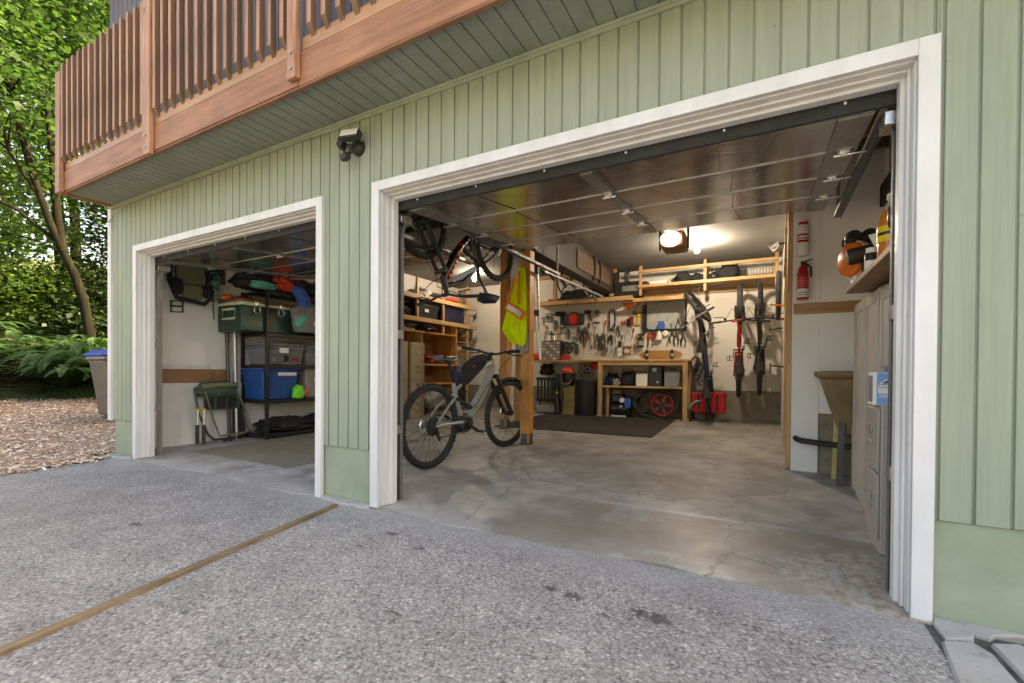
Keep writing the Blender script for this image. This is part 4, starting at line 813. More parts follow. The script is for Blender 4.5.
    if tandem: cranks(BB2, -.5)
    mb = MB(); mb.tube([RA+Vector((0, -.048, .05)), BB+Vector((0, -.058, .066))], .006, n=5); mb.tube([RA+Vector((.06, -.05, -.11)), BB+Vector((0, -.058, -.066))], .006, n=5); mk('chain', mb, 'steel_dark', T)
    mb = MB(); mb.bar(RA+Vector((0, -.06, -.02)), RA+Vector((.03, -.06, -.075)), .03, .02, up=(0, 1, 0)); mb.bar(RA+Vector((.03, -.055, -.07)), RA+Vector((.065, -.055, -.13)), .022, .014, up=(0, 1, 0)); mk('derailleur', mb, 'black_metal', T)
    if mudguard:
        mb = MB(); mb.T = SM; A = np.linspace(.35, 2.0, 14); vs = []
        for a in A: 
            for y in (-.045, 0, .045): r_ = R+.035-(abs(y) > 0)*.02; vs.append(FA+Vector((r_*math.cos(a), y, r_*math.sin(a))))
        mb.add(vs, [(3*i+j, 3*i+j+1, 3*i+4+j, 3*i+3+j) for i in range(13) for j in range(2)]); mk('mudguard', mb, 'rubber', T, smooth=60)
    return T, dict(BB=BB, ST=ST, HT=HT, HB=HB, RA=RA, FA=FA, Cb=Cb, SM=SM)
def pose(T, fwd, up, origin, sc=1.0):
    f = Vector(fwd).normalized(); u = Vector(up); u = (u-f*u.dot(f)).normalized(); l = u.cross(f)
    M4 = Matrix(((f.x, l.x, u.x, origin[0]), (f.y, l.y, u.y, origin[1]), (f.z, l.z, u.z, origin[2]), (0, 0, 0, 1))) @ Matrix.Scale(sc, 4)
    T.matrix_world = M4
# the bike standing behind the open door
B1, g = bike('electric_mountain_bike', 'grey full suspension electric mountain bike standing by the orange post', ebike=True, steer=R_(-8), mudguard=True, seat=(.235, .965))
bag = MB(); bag.prism([(.36, .80), (.42, .70), (.52, .72), (.80, .90), (.84, .98), (.80, 1.02), (.66, 1.0), (.50, .92)], -.035, .035, 'y'); mk('frame_bag', bag, 'black_fabric', B1, bevel=.02, seg=3)
bag = MB(); bag.blob((.36, 0, .80), (.12, .08, .2), 4, .1, flat=False); mk('saddle_bag', bag, 'navy', B1, smooth=60)
mk('bag_label', MB().bar((.56, -.0365, .885), (.61, -.0365, .90), .018, .002, up=(0, 1, 0)), 'red_paint', B1)
mb = MB()      # small dark letter marks along the down tube, too small to read in the photograph
for k in range(9): mb.bar((.60+.030*k-.008, -.0500, .50+.0295*k+.010), (.60+.030*k+.010, -.0500, .50+.0295*k-.012), .010, .004, up=(0, 1, 0))
mk('frame_lettering', mb, 'steel_dark', B1, smooth=0)
pose(B1, (.076, 1.389, .028), (0.02, 0, 1), (-.979, 1.124, .024), 1.1)
# the bike hung upside down from the joists
B2, g = bike('mountain_bike', 'black upside down mountain bike with red down tube hanging overhead', frame='black_metal', accent='red_paint', R=.36, tw=.031, saddle_m='navy', wb=1.2, seat=(.16, .93))
mk('frame_panel', MB().bar((.40, -.03, .66), (.78+.0, -.03, .86), .045, .012, up=(0, 1, 0)), 'blue_label', B2, bevel=.004)
mk('seat_cover', MB().blob((.17, 0, .955), (.30, .17, .10), 6, .15, flat=False), 'navy', B2, smooth=60)
pose(B2, (-.10, -1.17, .0), (.03, 0, -1), (-.875, 2.13, 2.37+.36), 1.0)
for x, y in ((-.885, 2.13), (-.975, .95)): pass
for lab, y, x in (('hook holding the rear wheel of the upside down bike', 2.10, -.875), ('hook holding the front wheel of the upside down bike', 1.23, -.96)):
    solo('ceiling_hook', MB().tube([(x, y, 2.82), (x, y, 2.62), (x-.04, y, 2.58), (x-.08, y, 2.62), (x-.09, y, 2.67)], .006, n=6), 'steel', lab, 'hook', 'hooks of the overhead bike')
# bikes hung nose up on the back wall
B3, g = bike('mountain_bike', 'red framed bike hung nose up between the tandem and the black bike', group='bikes hung on the back wall', frame='red_paint', R=.355, wb=1.17, bar=.40, tw=.034, red_grip=False, seat=(.17, .93), mudguard=True)
pose(B3, (.0, .03, 1), (0.06, -1, 0), (1.47, 6.54, .56+.355), 1.0)
B4, g = bike('mountain_bike', 'black bike hung nose up beside the stud wall', group='bikes hung on the back wall', frame='black_metal', accent='navy', R=.355, wb=1.15, bar=.36, red_grip=True, tw=.032, seat=(.17, .93))
pose(B4, (.0, .03, 1), (-.03, -1, 0), (1.815, 6.54, .60+.355), 1.0)
B5, g = bike('tandem_bicycle', 'dark blue tandem hung nose up with its front wheel turned', group='bikes hung on the back wall', frame='navy', R=.34, wb=1.66, bar=.30, tandem=True, fullsus=False, steer=R_(31), tw=.03, seat=(.17, .95), flatbar_m='aluminium')
pose(B5, (-.10, .03, 1), (.0, -1, 0), (1.06, 6.52, .17+.34), 1.0)
for lab, x0 in (('red pannier left of the tandem rear wheel', .885), ('red pannier right of the tandem rear wheel', 1.175)):
    T = thing('pannier', lab, 'pannier bag', (x0, 6.18, .26), 'red panniers'); mk('bag', MB().bx(x0-.125, x0+.125, 6.08, 6.30, .28, .62), 'red_cloth', T, bevel=.03, seg=3); mk('flap', MB().bx(x0-.128, x0+.128, 6.075, 6.305, .56, .635), 'red_cloth', T, bevel=.012); mk('strap', MB().bx(x0-.015, x0+.015, 6.068, 6.0745, .32, .60), 'black_fabric', T)
T = thing('rear_carrier', 'black carrier frame between the red panniers', 'carrier', (1.03, 6.2, .2)); mk('plate', MB().bx(1.0, 1.06, 6.06, 6.10, .30, .78), 'black_plastic', T, bevel=.008); mk('side_tube', MB().tube([(1.0, 6.2, .16), (.97, 6.15, .5), (1.0, 6.10, .80)], .012), 'black_metal', T); mk('reflector', MB().bx(1.015, 1.045, 6.052, 6.0595, .50, .54), 'paper_white', T)
for lab, x in (('hook above the red framed bike', 1.46), ('hook above the black bike by the stud wall', 1.80), ('hook above the turned wheel of the tandem', .84)):
    solo('wall_hook', MB().tube([(x, 6.34, 2.50), (x, 6.30, 2.56), (x, 6.26, 2.50), (x, 6.26, 2.42), (x, 6.30, 2.38), (x, 6.36, 2.40)], .007, n=6), 'steel', lab, 'hook', 'hooks of the wall bikes')

# ---------------------------------------------------------------- smaller bay on the left
X0, X1, Y0, Y1 = -4.54, -3.955, 1.39, 2.95
T = thing('storage_rack', 'black metal storage rack loaded with totes and camping gear', 'rack', ((X0+X1)/2, 2.2, fz(2.2)))
for x in (X0+.02, X1-.02):
    for y in (Y0+.02, Y1-.02): mb = MB(); mb.bx(x-.02, x+.02, y-.02, y+.02, fz(y), 2.035); mk('upright', mb, 'black_metal', T, bevel=.003)
for z in (.10, .555, 1.03, 1.46, 2.03):
    mb = MB(); mb.bx(X0+.001, X1-.001, Y0+.041, Y1-.041, z-.012, z); sh = mk('shelf', mb, 'black_plastic', T)
    mb = MB(); mb.bx(X1-.036, X1+.004, Y0-.002, Y1+.002, z-.045, z-.013); mk('shelf_beam', mb, 'black_metal', sh, bevel=.003)
    mb = MB(); mb.bx(X0+.04, X1-.04, Y0-.004, Y0+.016, z-.045, z-.013); mk('shelf_beam', mb, 'black_metal', sh, bevel=.003)
def tote(x0, x1, y0, y1, z0, z1, body, lid, label, name='storage_tote', paper=None):
    T = thing(name, label, 'tote', ((x0+x1)/2, (y0+y1)/2, z0)); t = .03; zl = z1-.03
    mb = MB(); vs = [(x0+t, y0+t, z0), (x1-t, y0+t, z0), (x1-t, y1-t, z0), (x0+t, y1-t, z0), (x0, y0, zl), (x1, y0, zl), (x1, y1, zl), (x0, y1, zl)]
    mb.add(vs, [(0, 3, 2, 1), (4, 5, 6, 7), (0, 1, 5, 4), (1, 2, 6, 5), (2, 3, 7, 6), (3, 0, 4, 7)]); mk('body', mb, body, T, bevel=.015, seg=2)
    mk('lid', MB().bx(x0-.012, x1+.012, y0-.012, y1+.012, zl+.001, z1), lid, T, bevel=.008, seg=2)
    mk('rim', MB().bx(x0-.008, x1+.008, y0-.008, y1+.008, zl-.045, zl-.015), body, T, bevel=.004)
    if paper: mk('paper_label', MB().bx(x1+.0085, x1+.0095, *paper), 'paper_white', T, smooth=0)
    return T
xe = X1-.045
tote(-4.46, xe, 1.42, 2.00, 1.032, 1.33, 'clear_plastic', 'clear_plastic', 'clear plastic tote on the second shelf of the rack beside its corner upright', paper=(1.60, 1.74, 1.20, 1.27))
tote(-4.46, xe, 2.04, 2.62, 1.032, 1.32, 'clear_plastic', 'clear_plastic', 'clear plastic tote on the second shelf of the rack nearer the centre pier')
tote(-4.46, xe, 1.36, 1.90, .557, .985, 'tote_blue', 'lid_blue', 'dark blue lidded tote on the lower shelf of the rack', paper=(1.58, 1.86, .885, .93))
tote(-4.46, xe, 2.02, 2.62, .557, .985, 'grey_tote', 'grey_tote', 'grey tote beside the blue tote on the rack', paper=(2.16, 2.34, .80, .85))
for i in range(6): pass
T = thing('clear_tote_contents', 'dark sorted hardware seen inside the clear tote', 'hardware'); bpy.data.objects.remove(T)
for k, (y, z) in enumerate([(1.55, 1.05), (1.72, 1.05), (1.86, 1.05)]): solo('bagged_item', MB().blob((-4.18, y, z+.08), (.35, .16, .16), k+3, .2), ['grey_plastic', 'black_fabric', 'red_cloth'][k], ['grey bundle inside the clear tote by the rack upright', 'black bundle in the middle of the clear tote by the rack upright', 'small red bundle inside the clear tote by the rack upright'][k], 'bundle', smooth=60)
# cooler
T = thing('cooler', 'dark green cooler with cream lid trim and white handles on the rack', 'cooler', (-4.3, 1.42, 1.46))
cx0, cx1, cy0, cy1 = -4.54, -4.0, 1.08, 1.86
mk('body', MB().bx(cx0, cx1, cy0, cy1, 1.462, 1.80), 'cooler_green', T, bevel=.02, seg=3); mk('lid_trim', MB().bx(cx0-.004, cx1+.004, cy0-.004, cy1+.004, 1.801, 1.845), 'cooler_trim', T, bevel=.01); mk('lid', MB().bx(cx0, cx1, cy0, cy1, 1.846, 1.885), 'cedar_brown', T, bevel=.01)
h = MB(); h.tube([(-4.42, 1.085, 1.63), (-4.40, 1.07, 1.75), (-4.12, 1.07, 1.75), (-4.14, 1.085, 1.63)], .018, closed=True, n=6); mk('handle', h, 'cooler_trim', T)
for y in (1.28, 1.62): mk('latch', MB().ring((-3.985, y, 1.75), .04, .008, 'x', n=20, m=6, sq=1.3), 'steel', T); mk('latch_plate', MB().bx(-3.999, -3.99, y-.02, y+.02, 1.79, 1.86), 'steel', T)
solo('bundle', MB().blob((-4.2, 1.90, 1.50), (.5, .5, .09), 5, .2), 'black_fabric', 'flat black bag squeezed under the green cooler', 'bag', smooth=60)
# on the rack
def heap(name, c, d, mat, label, cat, seed, amp=.22): return solo(name, MB().blob(c, d, seed, amp, n=26, m=16), mat, label, cat, smooth=60)
heap('duffel_bag', (-4.22, 1.42, 2.15), (.55, .62, .24), 'black_fabric', 'black duffel bag at the near end of the rack top', 'bag', 1, .12)
heap('jacket', (-4.05, 1.68, 2.14), (.30, .34, .22), 'coral_red', 'crumpled red jacket on the rack top', 'jacket', 2, .25); heap('towel', (-3.98, 1.36, 2.08), (.16, .36, .10), 'teal', 'teal towel spilling over the rack top', 'towel', 3)
solo('jacket', MB().tube([(-3.98, 1.80, 2.12), (-3.90, 1.86, 2.06), (-3.88, 1.89, 1.95), (-3.89, 1.94, 1.85), (-3.90, 1.96, 1.76)], [.07, .10, .085, .07, .04], n=10), 'denim_blue', 'blue jacket hanging off the rack top', 'jacket', smooth=60); heap('bundle', (-4.0, 2.0, 2.13), (.35, .4, .2), 'black_fabric', 'black and grey bundle beside the red jacket', 'bundle', 9, .3)
heap('bundle', (-4.25, 2.5, 2.15), (.5, .7, .26), 'orange_plastic', 'brownish camping bundle at the back of the rack top', 'bundle', 10, .3); heap('bundle', (-4.2, 2.45, 1.52), (.45, .55, .10), 'coral_red', 'flat red folded cloth above the second clear tote', 'cloth', 12, .2)
heap('toy', (-4.40, 1.13, 1.92), (.12, .14, .08), 'orange_plastic', 'small orange toy on the cooler lid', 'toy', 8, .1); heap('cloth', (-4.28, 1.28, 1.915), (.2, .2, .06), 'maroon', 'dark red cloth folded on the cooler lid', 'cloth', 13)
o = thing('sack', 'grey drawstring sack with white lettering slung on the rack', 'sack', (-3.9, 2.0, 1.48)); mk('bag', MB().blob((-3.92, 2.04, 1.68), (.28, .56, .48), 6, .12, n=26, m=16), 'grey_plastic', o, smooth=60); mk('fold', MB().tube([(-3.90, 1.95, 1.80), (-3.87, 1.90, 1.72), (-3.86, 1.82, 1.64), (-3.87, 1.77, 1.57)], [.05, .075, .08, .045], n=9), 'teal', o, smooth=60)
mb = MB()
for k in range(6): mb.bar((-3.778, 1.97+.055*k, 1.60+.030*k), (-3.772, 2.005+.055*k, 1.655+.030*k), .014, .004, up=(1, 0, 0)); mb.bar((-3.778, 2.005+.055*k, 1.60+.034*k), (-3.772, 1.975+.055*k, 1.655+.026*k), .010, .004, up=(1, 0, 0))
mk('lettering', mb, 'paper_white', o, smooth=0)
heap('cloth', (-3.96, 1.87, .64), (.12, .17, .21), 'lime', 'lime green cloth stuffed beside the blue tote', 'cloth', 4, .12); heap('cloth', (-3.95, 1.98, .65), (.08, .07, .14), 'pink', 'small pink bag beside the lime cloth', 'bag', 5, .2)
heap('tent_bag', (-4.2, 1.85, .19), (.5, .8, .19), 'black_fabric', 'long black bag on the lowest rack shelf', 'bag', 21, .2); heap('tent_bag', (-4.2, 2.45, .20), (.5, .6, .20), 'navy', 'navy black bag deeper on the lowest rack shelf', 'bag', 22, .2)
T = thing('pole_bundle', 'tall grey poles standing between the rack and the wall', 'poles', (-4.5, 1.25, .02)); 
for k, (x, y, r_) in enumerate(((-4.47, 1.20, .022), (-4.50, 1.30, .018), (-4.42, 1.27, .02))): mk('pole', MB().cyl((x, y, fz(y)), (x-.03, y-.02, 1.52+.1*k), r_), 'aluminium' if k else 'steel_dark', T)
# white panels and brown board along the left wall
mb = MB(); mb.bx(-4.545, -4.52, .42, 1.40, .012, .79); solo('leaning_panel', mb, 'panel_white', 'white painted panel standing against the left wall', 'panel', bevel=.003)
mb = MB(); mb.bx(-4.563, -4.546, .40, 1.0, .02, 1.02); solo('leaning_panel', mb, 'trim_white', 'taller white sheet behind the leaning panel', 'panel', bevel=.002)
mb = MB(); mb.bx(-4.564, -4.547, 1.02, 1.22, .8, .97); mb = MB().bx(-4.545, -4.522, .42, 1.20, .793, .965); solo('wall_board', mb, 'board_brown', 'brown board resting on top of the white panel', 'board', bevel=.003)
# folded camp chair
T = thing('camp_chair', 'folded green camp chair leaning on the white panel', 'camp chair', (-4.35, 1.05, .02))
A = lambda y, z: (-4.40-.085*z, y, z)
ft = 'aluminium'
mk('frame_tube', MB().tube([A(.76, .70), A(.80, .40), A(.90, .12), A(.97, .05), A(1.33, .05), A(1.42, .12), A(1.34, .50), A(1.26, .74), A(1.18, .80), A(.86, .79), A(.76, .70)], .014), 'steel_dark', T)
mk('frame_tube', MB().tube([(-4.36, .84, .68), (-4.34, .93, .30), (-4.33, 1.0, .10), (-4.33, 1.34, .11), (-4.33, 1.36, .16)], .012), 'olive_canvas', T)
mk('frame_tube', MB().tube([(-4.37, 1.24, .70), (-4.33, 1.36, .36), (-4.31, 1.43, .10)], .012), 'olive_canvas', T)
for yy, xx in ((.735, -4.33), (.795, -4.30)): mk('leg_tube', MB().tube([(xx, yy, .46), (xx, yy-.005, .26)], .016), ft, T); mk('leg_cover', MB().tube([(xx, yy-.005, .27), (xx+.01, yy-.01, .03)], .021), 'black_plastic', T); mk('leg_clip', MB().tube([(xx, yy, .47), (xx, yy, .44)], .02), 'yellow', T)
mk('seat_fabric', MB().blob((-4.40, 1.0, .70), (.10, .50, .20), 5, .18, flat=False), 'chair_green', T, smooth=60)
mk('fabric_fold', MB().tube([(-4.37, .80, .74), (-4.35, 1.0, .765), (-4.36, 1.22, .76)], .035), 'olive_canvas', T, smooth=60)
mk('pocket_panel', MB().bx(-4.405, -4.395, .84, 1.30, .44, .64), 'chair_green', T, bevel=.004)
for yy in (.90, 1.04, 1.18): mk('side_pocket', MB().bx(-4.394, -4.37, yy-.05, yy+.055, .46, .60), 'black_fabric', T, bevel=.01)
mk('mesh_back', MB().bx(-4.44, -4.425, 1.22, 1.38, .08, .48), 'black_fabric', T, bevel=.004)
for yy in (1.05, 1.12): mk('foot', MB().ball((-4.31, yy, .045), .028), 'rubber', T)

# hanging on the left wall
T = thing('camp_cot', 'folded olive camp seat with black straps hung high on the left wall', 'camp seat', (-4.5, .7, 1.78)); mk('panel', MB().bx(-4.52, -4.44, .56, .88, 2.03, 2.36), 'olive_canvas', T, bevel=.012, seg=2); mk('panel', MB().bx(-4.50, -4.45, .63, .85, 1.85, 2.02), 'olive_canvas', T, bevel=.01); mk('frame', MB().tube([(-4.5, .52, 2.38), (-4.5, .50, 2.05), (-4.46, .56, 1.84), (-4.46, .88, 1.80), (-4.46, .96, 1.90), (-4.5, .92, 2.38)], .028), 'black_fabric', T); mk('strap', MB().tube([(-4.44, .88, 2.36), (-4.43, .90, 2.1), (-4.43, .87, 1.9)], .02), 'black_fabric', T); mk('corner_pad', MB().blob((-4.47, .57, 1.98), (.1, .12, .24), 3, .2), 'black_fabric', T, smooth=60); mk('corner_pad', MB().blob((-4.47, .92, 1.96), (.1, .1, .2), 4, .2), 'black_fabric', T, smooth=60)
T = thing('wall_bracket', 'small black square bracket below the hanging camp seat', 'bracket', (-4.53, .58, 1.66)); mk('frame', MB().tube([(-4.53, .53, 1.80), (-4.53, .53, 1.67), (-4.53, .66, 1.68), (-4.53, .66, 1.82)], .012, closed=True, n=6), 'black_metal', T); mk('bar', MB().cyl((-4.53, .53, 1.74), (-4.53, .66, 1.75), .01), 'black_metal', T)
T = thing('cargo_net', 'dark green net and teal cord hung beside the camp seat', 'net', (-4.5, 1.03, 1.62)); mk('bundle', MB().blob((-4.5, 1.02, 2.28), (.10, .22, .30), 8, .3, flat=False), 'cooler_green', T, smooth=60)
for k in range(9): mk('loop', MB().ring((-4.47+.01*(k % 3), .98+.015*(k % 4), 2.18-.03*k), .05+.01*(k % 3), .006, 'x', n=14, m=5, sq=1.4), 'teal' if k % 2 else 'cooler_green', T)
mk('cord', MB().tube([(-4.49, 1.0, 2.05), (-4.49, 1.0, 1.80), (-4.49, 1.01, 1.62)], .008), 'chair_green', T)
mb = MB(); mb.bx(-4.56, -4.53, 1.10, 1.18, 2.10, 2.5); solo('wall_block', mb, 'ply_brown', 'short brown block high on the left wall beside the net', 'wood block', bevel=.003)

# ---------------------------------------------------------------- wooden shelving along the left wall
T = thing('wood_shelving', 'raw lumber shelving along the far left wall behind the file cabinets', 'shelving', (-4.2, 5.1, .1))
for y, z0, z1 in ((3.70, .08, 2.9), (4.37, 1.97, 2.75), (5.17, 1.70, 2.80), (6.05, .13, 2.85)): mk('upright', MB().bx(-3.945, -3.90, y-.03, y+.03, z0, z1), 'pine_vertical', T, bevel=.004)
for z, y0, y1 in ((1.955, 3.5, 6.35), (2.385, 3.5, 6.35)): mk('shelf', MB().bx(-4.55, -3.946, y0, y1, z, z+.02), 'ply_orange', T); mk('shelf_rail', MB().bx(-3.8995, -3.865, y0, y1, z-.045, z+.04), 'pine_deep', T, bevel=.004)
mk('shelf', MB().bx(-4.55, -3.95, 5.66, 6.35, 1.60, 1.62), 'ply_orange', T); mk('shelf', MB().bx(-4.55, -3.95, 5.66, 6.35, 1.32, 1.34), 'ply_orange', T)
T = thing('hutch', 'orange plywood desk hutch with open shelves beside the file cabinets', 'hutch', (-4.2, 5.1, .1))
mk('side_panel', MB().bx(-4.52, -3.90, 5.60, 5.64, .12, 1.94), 'ply_orange', T, bevel=.003); mk('side_panel', MB().bx(-4.52, -3.92, 4.50, 4.535, .1, 1.70), 'ply_orange', T, bevel=.003); mk('back_panel', MB().bx(-4.54, -4.522, 4.5, 5.62, .12, 1.69), 'ply_brown', T)
for z in (.70, 1.075, 1.70): mk('shelf', MB().bx(-4.52, -3.905 if z < 1.5 else -3.87, 4.536 if z < 1.5 else 3.72, 5.599, z, z+.035), 'ply_orange', T, bevel=.003)
for y in (5.61,): 
    for k in range(5): mk('peg_hole', MB().cyl((-4.05, 5.5995, 1.20+.11*k), (-4.05, 5.592, 1.20+.11*k), .008, n=8), 'void_shade_black', T)
for y0, lab in ((4.06, 'tan four drawer file cabinet nearer the wooden hutch'), (3.60, 'tan four drawer file cabinet half hidden by the door jamb')):
    T = thing('file_cabinet', lab, 'file cabinet', (-4.1, y0+.2, .08)); mk('body', MB().bx(-4.45, -3.815, y0, y0+.40, .085, 1.50), 'tan_metal', T, bevel=.006)
    for k in range(4):
        z0 = .11+k*.345; d = mk('drawer', MB().bx(-3.8145, -3.80, y0+.012, y0+.388, z0, z0+.333), 'tan_metal', T, bevel=.004)
        mk('label_holder', MB().bx(-3.7995, -3.793, y0+.16, y0+.25, z0+.225, z0+.27), 'steel', d); mk('pull', MB().bx(-3.7995, -3.785, y0+.15, y0+.26, z0+.15, z0+.175), 'steel', d, bevel=.003)
tote(-4.5, -3.95, 4.46, 5.08, 1.977, 2.31, 'black_plastic', 'black_plastic', 'black tote with a white label on the lumber shelving', paper=(4.62, 4.74, 2.12, 2.18))
tote(-4.5, -3.95, 5.27, 5.95, 1.977, 2.31, 'navy', 'navy', 'navy tote between the lumber uprights')
T = thing('stock_pot', 'large silver stock pot on the lumber shelving', 'pot', (-4.1, 6.22, 1.977)); mk('body', MB().lathe([(.16, 1.977), (.165, 1.99), (.165, 2.19), (.172, 2.195)], (-4.08, 6.22, 0)), 'steel', T); mk('lid', MB().lathe([(.172, 2.196), (.165, 2.215), (.05, 2.24), (.02, 2.26), (0, 2.262)], (-4.08, 6.22, 0)), 'steel', T)
for i, (c, d, m, lab) in enumerate([((-4.15, 4.0, 2.09), (.5, .5, .22), 'black_fabric', 'dark cloth bundle on the lumber shelf by the door jamb'), ((-4.1, 4.62, 2.49), (.4, .38, .17), 'paper_white', 'white coiled bundle on the top lumber shelf'), ((-4.1, 5.05, 2.48), (.4, .36, .16), 'grey_plastic', 'grey wrapped bundle on the top lumber shelf'), ((-4.1, 5.6, 2.47), (.45, .5, .13), 'coral_red', 'red and white flat bundle on the top lumber shelf'),
    ((-4.1, 4.12, 1.80), (.4, .45, .12), 'black_fabric', 'black case on the hutch top beside the jamb'), ((-4.05, 4.7, 1.80), (.45, .5, .13), 'black_plastic', 'black device on the hutch top near its panel'), ((-4.2, 5.0, 1.21), (.4, .4, .2), 'maroon', 'maroon bundle on the hutch shelf'), ((-4.15, 5.9, 1.42), (.4, .3, .18), 'cardboard', 'brown bundle on the short shelf beyond the hutch'), ((-4.1, 6.1, 1.72), (.4, .4, .2), 'ply_brown', 'brown bundle on the upper short shelf beyond the hutch'), ((-4.15, 5.95, .45), (.5, .5, .6), 'black_fabric', 'black heap on the floor beyond the hutch'), ((-4.15, 5.0, .42), (.5, .8, .5), 'grey_plastic', 'dark grey box shape under the hutch shelf')]):
    heap('bundle', c, d, m, lab, 'bundle', 30+i, .2)
T = thing('cream_box', 'cream box beneath the black case on the hutch', 'box', (-4.0, 4.0, 1.736)); mk('body', MB().bx(-4.3, -3.92, 3.78, 4.3, 1.736, 1.785), 'cream_cabinet', T, bevel=.006); mk('lid', MB().bx(-4.305, -3.915, 3.775, 4.305, 1.7855, 1.80), 'cream_cabinet', T, bevel=.003)
mb = MB()
for k in range(7): mb.ring((-3.98, 6.15+.03*k, 1.45+.02*(k % 3)), .10+.015*(k % 3), .008, 'x', n=20, m=5)
solo('wire_coils', mb, 'grey_plastic', 'tangle of wire coils hanging beyond the hutch', 'wire')

# ---------------------------------------------------------------- workbench and the tool wall
WY = 6.612
T = thing('workbench', 'long pine workbench with open shelves below the tool wall', 'workbench', (-.1, 6.35, .13))
mk('top', MB().bx(-2.40, .715, 6.02, 6.58, 1.17, 1.205), 'pine', T, bevel=.004); mk('apron', MB().bx(-.88, .70, 6.035, 6.07, 1.10, 1.169), 'pine', T, bevel=.003)
for x in (-.865, .665):
    for y in (6.05, 6.50): mk('leg', MB().bx(x-.04, x+.04, y-.02, y+.02, fz(y), 1.168), 'pine_vertical', T, bevel=.004)
mk('leg', MB().bx(-.74, -.70, 6.07, 6.11, .13, .68), 'pine_vertical', T, bevel=.003)
mk('shelf', MB().bx(-.82, .62, 6.02, 6.55, .685, .72), 'pine', T, bevel=.003); mk('back_brace', MB().bx(-.82, .62, 6.54, 6.58, .95, 1.02), 'pine', T); mk('bottom_panel', MB().bx(-.82, .62, 6.545, 6.575, .16, .66), 'ply_brown', T)
# shelves under the ceiling
T = thing('ceiling_shelf', 'pine shelf hung below the ceiling over the left tool wall', 'shelf', (-.8, 6.4, 2.3))
mk('rail', MB().bx(-2.36, -.30, 6.16, 6.20, 2.33, 2.41), 'pine', T, bevel=.004); mk('board', MB().bx(-2.36, -.30, 6.201, 6.58, 2.37, 2.39), 'pine', T); mk('rail', MB().bx(-.295, .66, 6.17, 6.21, 2.28, 2.35), 'pine', T, bevel=.004); mk('board', MB().bx(-.295, .66, 6.211, 6.58, 2.31, 2.33), 'pine', T)
for x, z in ((-1.87, 2.42), (-.70, 2.42)): mk('upright', MB().bx(x-.04, x+.04, 6.17, 6.21, z, 2.949), 'pine_vertical', T, bevel=.004)
mk('rail', MB().bx(-2.36, -.60, 6.16, 6.20, 2.86, 2.93), 'pine', T)
T = thing('ceiling_shelf', 'pine two rail shelf hung over the wall bikes', 'shelf', (.95, 6.4, 2.4))
mk('rail', MB().bx(-.20, 2.06, 6.16, 6.20, 2.535, 2.592), 'pine', T, bevel=.004); mk('board', MB().bx(-.20, 2.06, 6.201, 6.58, 2.53, 2.555), 'pine', T); mk('rail', MB().bx(-.20, 2.06, 6.16, 6.20, 2.81, 2.862), 'pine', T, bevel=.004); mk('ledger', MB().bx(-.20, 2.06, 6.575, 6.615, 2.42, 2.50), 'pine', T)
for x in (-.16, .95, 2.03): mk('upright', MB().bx(x-.025, x+.025, 6.20, 6.24, 2.40, 2.949), 'pine_vertical', T, bevel=.004)
for i, (x, z, w_, h, m, lab) in enumerate([(.57, 2.556, .28, .26, 'black_fabric', 'small black bag on the shelf over the tandem'), (.80, 2.556, .30, .20, 'black_fabric', 'flat black bag beside the shelf upright'), (1.08, 2.556, .2, .2, 'black_plastic', 'little black pouch just past the shelf upright'), (1.30, 2.556, .40, .32, 'black_fabric', 'largest black bag on the shelf over the wall bikes'),
    (-1.63, 2.391, .35, .26, 'black_plastic', 'coiled black hose on the left ceiling shelf'), (-1.12, 2.391, .34, .26, 'steel_dark', 'tangle of dark parts on the left ceiling shelf'), (-.86, 2.391, .22, .24, 'navy', 'navy bag at the second upright of the left ceiling shelf')]):
    heap('bag', (x, 6.36, z+h*.375), (w_, .3, h), m, lab, 'bag', 50+i, .2)
T = thing('wire_rack', 'grey wire rack lying on the shelf over the wall bikes', 'wire rack', (1.75, 6.35, 2.556))
mk('rim', MB().tube([(1.50, 6.25, 2.62), (1.96, 6.25, 2.62), (1.96, 6.25, 2.72), (1.50, 6.25, 2.72)], .006, closed=True, n=5), 'steel', T); mk('rim', MB().tube([(1.50, 6.5, 2.57), (1.96, 6.5, 2.57), (1.96, 6.5, 2.66), (1.50, 6.5, 2.66)], .006, closed=True, n=5), 'steel', T)
for k in range(10): mk('wire', MB().tube([(1.52+.045*k, 6.25, 2.72), (1.52+.045*k, 6.25, 2.575), (1.52+.045*k, 6.5, 2.562)], .004, n=4), 'steel_dark', T)
def carton(x0, x1, y0, y1, z0, z1, m, label, name='carton', cat='box'):
    T = thing(name, label, cat, ((x0+x1)/2, (y0+y1)/2, z0)); mk('body', MB().bx(x0, x1, y0, y1, z0, z1-.006), m, T, bevel=.004); mk('lid', MB().bx(x0-.004, x1+.004, y0-.004, y1+.004, z1-.0055, z1), m, T, bevel=.002); return T
carton(1.97-.0, 2.10-.1, 6.26, 6.5, 2.556, 2.72, 'cardboard', 'cardboard box at the right end of the shelf over the wall bikes')
carton(-.18, -.05, 6.24, 6.45, 2.556, 2.66, 'beam_brown', 'dark box at the left end of the shelf over the tool frame'); carton(.0, .30, 6.26, 6.45, 2.556, 2.66, 'paper_white', 'flat white box on the shelf over the framed board')
carton(-2.05, -1.78, 6.24, 6.5, 2.391, 2.46, 'red_paint', 'red tray at the left end of the left ceiling shelf')
T = carton(-1.52, -1.24, 6.24, 6.5, 2.391, 2.62, 'black_plastic', 'black case leaning on the left ceiling shelf', 'equipment_case', 'case')
